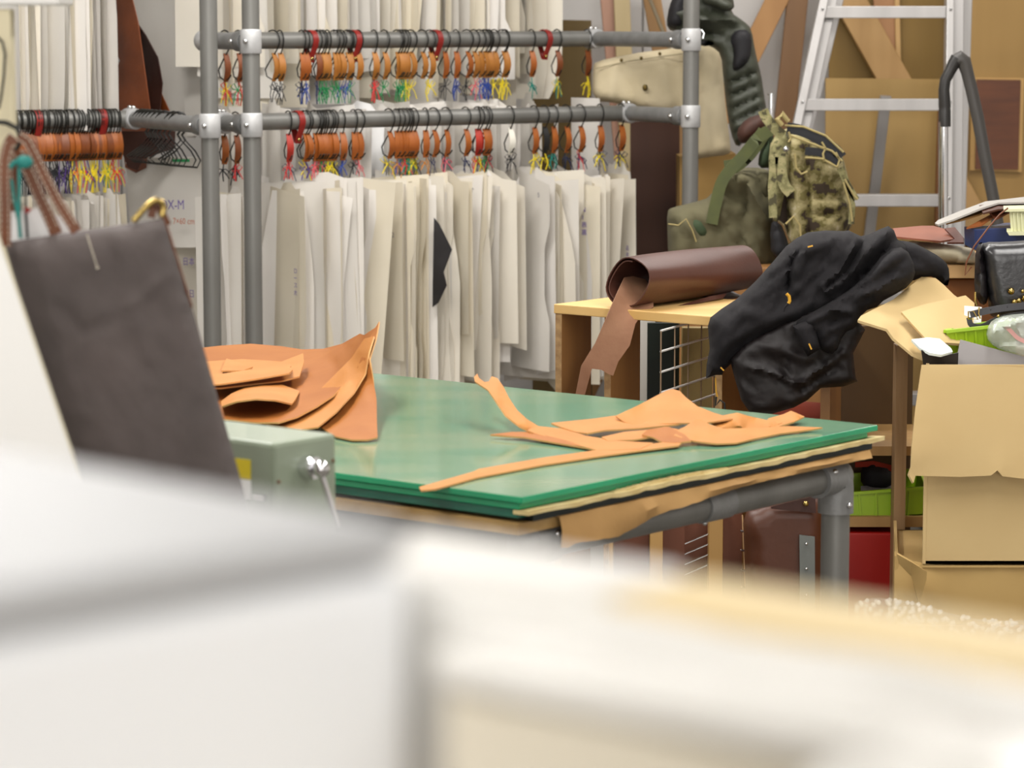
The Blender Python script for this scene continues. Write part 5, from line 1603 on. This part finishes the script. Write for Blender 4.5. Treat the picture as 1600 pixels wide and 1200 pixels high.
WAX = mat('charcoal_waxed_canvas', '#5f5553', 0.8, col2='#524a48', scale=9, bump=0.6, bscale=11)
STRL = mat('chestnut_strap', '#74401f', 0.5, col2='#633415', scale=25)
STRE = mat('strap_edge', '#a8733c', 0.6)
STI = mat('cream_stitch', '#e5dcc8', 0.8)
tote = thing('tote_bag', 'charcoal waxed canvas tote bag with brown leather handles hanging at left', 'bag', W(190, 760, TY))
pillow('body', [(7, 379), (130, 360), (257, 341), (300, 480), (340, 620), (385, 780), (420, 900), (150, 930), (130, 760), (60, 560)], TY, 0.03, 0.045, WAX, tote, 10, 50, sm=0, wr=(0.0035, 45, 70, 2.0),
       ridges=[([(60, 400), (120, 640)], 14, 0.004), ([(180, 360), (230, 560)], 12, 0.004), ([(200, 480), (260, 430)], 7, 0.005), ([(90, 480), (130, 520), (180, 500)], 8, -0.005), ([(280, 440), (290, 500)], 5, -0.006)])
MB().tube([W(257, 341, TY - 0.002), W(285, 432, TY - 0.002), W(300, 480, TY - 0.002)], 0.0014, 6).build('edge_binding', STRL, tote)


def strap(name, pts, w, y0, y1=None):
    n = len(pts)
    P = [W(a, b, y0 + ((y1 if y1 is not None else y0) - y0) * k / (n - 1)) for k, (a, b) in enumerate(pts)]
    o = MB().ribbon(P, Yv.cross(P[-1] - P[0]), w, 0.004).build(name, STRL, tote)
    for s in (-1, 1):
        side = []
        for k, p in enumerate(P):
            t_ = (P[min(k + 1, n - 1)] - P[max(k - 1, 0)]).normalized()
            sd = t_.cross(Yv).normalized()
            side.append(p + sd * s * (w * 0.5 - 0.0022) - Yv * 0.0026)
        dense = []
        for k in range(len(side) - 1):
            m_ = max(2, int((side[k + 1] - side[k]).length / 0.006))
            dense += [side[k].lerp(side[k + 1], q / m_) for q in range(m_)]
        mb_ = MB()
        for q in range(0, len(dense) - 1):
            mb_.tube([dense[q], dense[q].lerp(dense[q + 1], 0.65)], 0.0005, 4)
        mb_.build('stitching', STI, o)
    return o


strap('handle', [(8, 385), (8, 330), (7, 280), (8, 250), (13, 228), (22, 214)], 0.0135, TY - 0.035)
strap('handle', [(30, 213), (42, 220), (55, 245), (72, 280), (92, 318), (120, 362)], 0.0125, TY - 0.035)
strap('handle', [(28, 238), (36, 250), (48, 275), (62, 308), (75, 335), (88, 366)], 0.014, TY + 0.01)
strap('handle', [(26, 236), (24, 255), (24, 300), (26, 330)], 0.012, TY + 0.02)
# teal ribbon, brass ring, stitch line
TEAL = mat('teal_cord', '#1f7f78', 0.6)
mb = MB()
mb.ball(W(38, 253, TY - 0.045), 0.008, n=10, sc=(1.3, 0.8, 1))
mb.tube([W(x_, y_, TY - 0.043) for x_, y_ in ((30, 252), (22, 254), (16, 262))], 0.003, 8)
mb.tube([W(x_, y_, TY - 0.043) for x_, y_ in ((30, 258), (30, 300), (29, 340), (32, 372))], 0.0022, 8)
mb.tube([W(x_, y_, TY - 0.043) for x_, y_ in ((18, 280), (22, 310), (28, 340))], 0.0018, 8)
mb.build('teal_cord', TEAL, tote)
sheet('price_tag', [(14, 330, TY + 0.03), (60, 325, TY + 0.03), (112, 345, TY + 0.03), (118, 370, TY + 0.03), (12, 385, TY + 0.03)], WHITECARD, tote, 'Y', 0.001, 15)
MB().tube([W(x_, y_, TY + 0.028) for x_, y_ in ((40, 280), (40, 330), (43, 372))], 0.0015, 6).build('dark_cord', BLACKWIRE, tote)
sheet('red_tag', [(38, 322, TY + 0.027), (50, 327, TY + 0.027), (40, 335, TY + 0.027)], RED, tote, 'Y', 0.001, 6)
MB().tube([W(x_, y_, TY - 0.01 + (x_ - 208) * 0.0004) for x_, y_ in ((208, 346), (222, 330), (234, 318), (243, 313), (252, 316), (256, 325), (252, 338))], 0.0042, 10).build('brass_ring', BRASS, tote)
MB().ribbon([W(x_, y_, TY + 0.012) for x_, y_ in ((236, 340), (240, 325), (246, 320), (254, 335), (262, 352))], X, 0.009, 0.003).build('ring_tab', STRL, tote)
mb = MB()
for k in range(14):
    t_ = k / 14
    yy = TY - 0.0055 - 0.03 * math.sqrt(max(0, 1 - (1 - min(1, (54 * t_ + 6) / 50)) ** 2))
    p0, p1 = W(136 + 17 * t_, 367 + 54 * t_, yy), W(136 + 17 * (t_ + 0.045), 367 + 54 * (t_ + 0.045), yy)
    mb.tube([p0, p1], 0.0009 if k < 13 else 0.0018, 5)
mb.build('stitch_line', STI, tote)

FOAM = mat('white_foam_board', '#f2f1ee', 0.6)
wbd = thing('foam_board', 'large white foam board leaning in front of the tote bag at left', 'board', W(-60, 900, 3.1))
quadbox('sheet', [(-420, 360, 3.12), (-8, 358, 3.12), (205, 985, 3.02), (-420, 985, 3.02)], (0.0, 0.006, 0), FOAM, wbd)
quadbox('edge_tape', [(-8, 358, 3.119), (-5, 360, 3.119), (208, 985, 3.019), (205, 985, 3.019)], (0.0, 0.007, 0), mat('cream_edge_tape', '#cfc7ae', 0.6), wbd)

MG = mat('machine_green_enamel', '#8f9a86', 0.35, col2='#87927e', scale=4, coat=0.2)
ME = TE * -1.0
mA = W(427, 693, 3.6)
mz = mA.z
mc = thing('skiving_machine', 'grey green enamelled machine with chrome lever before the leather pile', 'machine', Vector((mA.x - 0.12, 3.75, 0)))


def mp_(e, r, z):
    q = mA + TE * e + TR * r
    return Vector((q.x, q.y, z))


def mbox(name, e0, e1, r0, r1, z0, z1, m, bevel=0.004):
    return MB().hexa([mp_(e0, r0, z0), mp_(e0, r1, z0), mp_(e1, r1, z0), mp_(e1, r0, z0), mp_(e0, r0, z1), mp_(e0, r1, z1), mp_(e1, r1, z1), mp_(e1, r0, z1)]).build(name, m, mc, smooth=False, bevel=bevel)


mbox('housing', 0, 0.42, 0, 0.118, mz - 0.26, mz, MG, 0.006)
mbox('pedestal', 0.08, 0.34, 0.02, 0.10, 0.03, mz - 0.26, MG)
mbox('base_plate', 0.0, 0.42, -0.06, 0.18, 0.0, 0.03, MG)
mbox('warning_label', 0.04, 0.075, -0.001, 0.0, mz - 0.05, mz - 0.025, mat('yellow_label', '#e6cf1e', 0.5), 0)
mbox('white_label', 0.04, 0.075, -0.001, 0.0, mz - 0.075, mz - 0.051, WHITECARD, 0)
mbox('latch', 0.012, 0.032, -0.006, 0.0, mz - 0.074, mz - 0.066, STEEL, 0.001)
hub = W(478, 716, 3.60)
hub = mp_(0, 0.06, mz - 0.037)
mb = MB()
mb.tube([hub, hub - TE * 0.006, hub - TE * 0.016], [0.016, 0.0165, 0.0145], 20)
mb.build('lever_hub', CHROME, mc)
bl = hub - TE * 0.026 - TR * 0.0
MB().ball(bl, 0.0115, n=16).build('lever_ball', CHROME, mc)
MB().tube([bl - Z * 0.006, bl + TR * 0.018 - TE * 0.012 - Z * 0.075], 0.0042, 12).build('lever', CHROME, mc)
for e, r, z in ((-0.001, 0.008, mz - 0.05), (-0.001, 0.11, mz - 0.035)):
    MB().ball(mp_(e, r, z), 0.0026, n=8).build('screw', mat('brown_screw', '#7a5a44', 0.5, 0.5), mc)

# ------------------------------------------------------------------ blurred foreground on a bench near the camera
BZ = 0.93
FE = Vector((0.70, -0.714, 0))
FN = Vector((-0.714, -0.70, 0))
K = G(650, 815, CAMZ - 783 * 0.75 / FPX)
BENCH = wood('bench_top', '#b99560', '#a88450', 'x', 8)
bn = thing('front_bench', 'wooden bench near the camera carrying white cases', 'bench', Vector((K.x, K.y, 0)))
MB().box(Vector((K.x, K.y + 0.05, BZ - 0.015)), FE, FN, Z, 0.75, 0.42, 0.015).build('top', BENCH, bn, smooth=False, bevel=0.003)
for i in (-1, 1):
    for j in (-1, 1):
        MB().box(Vector((K.x, K.y + 0.05, 0)) + FE * 0.7 * i + FN * 0.37 * j + Z * (BZ - 0.03) / 2, FE, FN, Z, 0.025, 0.025, (BZ - 0.03) / 2).build('leg', BENCH, bn, smooth=False)
WCASE = mat('white_case_dimmed_top', '#a8a9ab', 0.5)  # top greyed in its colour so it looks less lit than the front
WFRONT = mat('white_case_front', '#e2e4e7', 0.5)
t = thing('white_case', 'large blurred white case filling the lower left foreground', 'case', Vector((K.x - 0.15, K.y, BZ)))
kz = K.z


def fbox(name, e0, e1, n0, n1, z0, z1, m, parent, bevel=0.004):
    def q(e, n, z):
        v = K + FE * e + FN * n
        return Vector((v.x, v.y, z))
    return MB().hexa([q(e0, n0, z0), q(e1, n0, z0), q(e1, n1, z0), q(e0, n1, z0), q(e0, n0, z1), q(e1, n0, z1), q(e1, n1, z1), q(e0, n1, z1)]).build(name, m, parent, smooth=False, bevel=bevel)


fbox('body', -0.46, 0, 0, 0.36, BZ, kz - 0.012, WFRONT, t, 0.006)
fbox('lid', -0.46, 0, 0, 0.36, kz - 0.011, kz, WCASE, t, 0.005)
# wrapped bundles to the right of the case
FILM = mat('milky_plastic_film', '#dad8d3', 0.3, bump=0.25, bscale=25, spec=0.6)
TAN = mat('tan_carton', '#dfcba0', 0.7, col2='#d8c294', scale=4)
GE = Vector((0.754, -0.657, 0))
GN = Vector((-0.657, -0.754, 0))
k2 = G(650, 826, CAMZ - 794 * 0.85 / FPX)
rg = random.Random(21)


def bundle(name, label, e0, e1, n0, n1, z0, z1, m, band=True):
    """soft wrapped block: rounded cross-section swept along FE with slight waves"""
    c = (k2 + GE * (e0 + e1) / 2 + GN * (n0 + n1) / 2)
    t = thing(name, label, 'bundle', Vector((c.x, c.y, z0)))
    prof = []
    hn, hz = (n1 - n0) / 2, (z1 - z0) / 2
    for k in range(28):
        a = 2 * math.pi * k / 28
        ca_, sa_ = math.cos(a), math.sin(a)
        prof.append((math.copysign(abs(ca_) ** 0.45, ca_) * hn, math.copysign(abs(sa_) ** 0.5, sa_) * hz))
    n = 26
    vs, fs = [], []
    for i in range(n + 1):
        e = e0 + (e1 - e0) * i / n
        s = 1 if 0 < i < n else 0.9
        for k, (pn, pz) in enumerate(prof):
            wv = 1 + 0.05 * math.sin(i * 1.3 + k * 0.5) + rg.uniform(-0.03, 0.03)
            up = 1 if pz < 0 else wv
            p = k2 + GE * e + GN * ((n0 + n1) / 2 + pn * s * (1 + 0.04 * math.sin(i * 0.9 + k)))
            vs.append(Vector((p.x, p.y, (z0 + z1) / 2 + pz * (up if pz > 0 else 1) * (s if s < 1 else 1))))
    m_ = len(prof)
    for i in range(n):
        for k in range(m_):
            fs.append((i * m_ + k, i * m_ + (k + 1) % m_, (i + 1) * m_ + (k + 1) % m_, (i + 1) * m_ + k))
    fs += [tuple(range(m_)), tuple(n * m_ + k for k in range(m_ - 1, -1, -1))]
    MB().add(vs, fs).build('wrapping', m, t, ang=80)
    return t


zc = k2.z
ct = thing('tan_carton', 'tan carton behind the white wrapped bundles in the right foreground', 'carton', Vector((k2.x + 0.2, k2.y - 0.2, BZ)))


def kbox(name, e0, e1, n0, n1, z0, z1, m, parent, bevel=0.003):
    def q(e, n, z):
        v = k2 + GE * e + GN * n
        return Vector((v.x, v.y, z))
    return MB().hexa([q(e0, n0, z0), q(e1, n0, z0), q(e1, n1, z0), q(e0, n1, z0), q(e0, n0, z1), q(e1, n0, z1), q(e1, n1, z1), q(e0, n1, z1)]).build(name, m, parent, smooth=False, bevel=bevel)


kbox('body', 0.09, 0.50, 0.0, 0.068, BZ, zc - 0.03, TAN, ct)
kbox('film_cover', 0.0, 0.105, -0.002, 0.055, zc - 0.08, zc + 0.001, FILM, ct, 0.006)
kbox('raised_lid', 0.105, 0.50, 0.0, 0.04, zc - 0.03, zc, TAN, ct)
bundle('wrapped_bundle', 'upper white plastic wrapped bundle across the right foreground', 0.07, 0.5, 0.041, 0.069, zc - 0.03, zc - 0.002, FILM)
bundle('wrapped_bundle', 'lower white plastic wrapped strip below the upper bundle, right foreground', 0.098, 0.5, 0.0695, 0.1, zc - 0.016, zc - 0.005, FILM)
kbox('front_block', 0.1, 0.50, 0.0685, 0.0985, BZ, zc - 0.0165, mat('beige_carton_front', '#d0c8b6', 0.7), ct)
kbox('ledge', 0.26, 0.5, 0.125, 0.195, BZ, zc - 0.051, TAN, ct)
bundle('wrapped_bundle', 'white roll end at the bottom right corner', 0.27, 0.5, 0.13, 0.19, zc - 0.05, zc + 0.012, FILM)
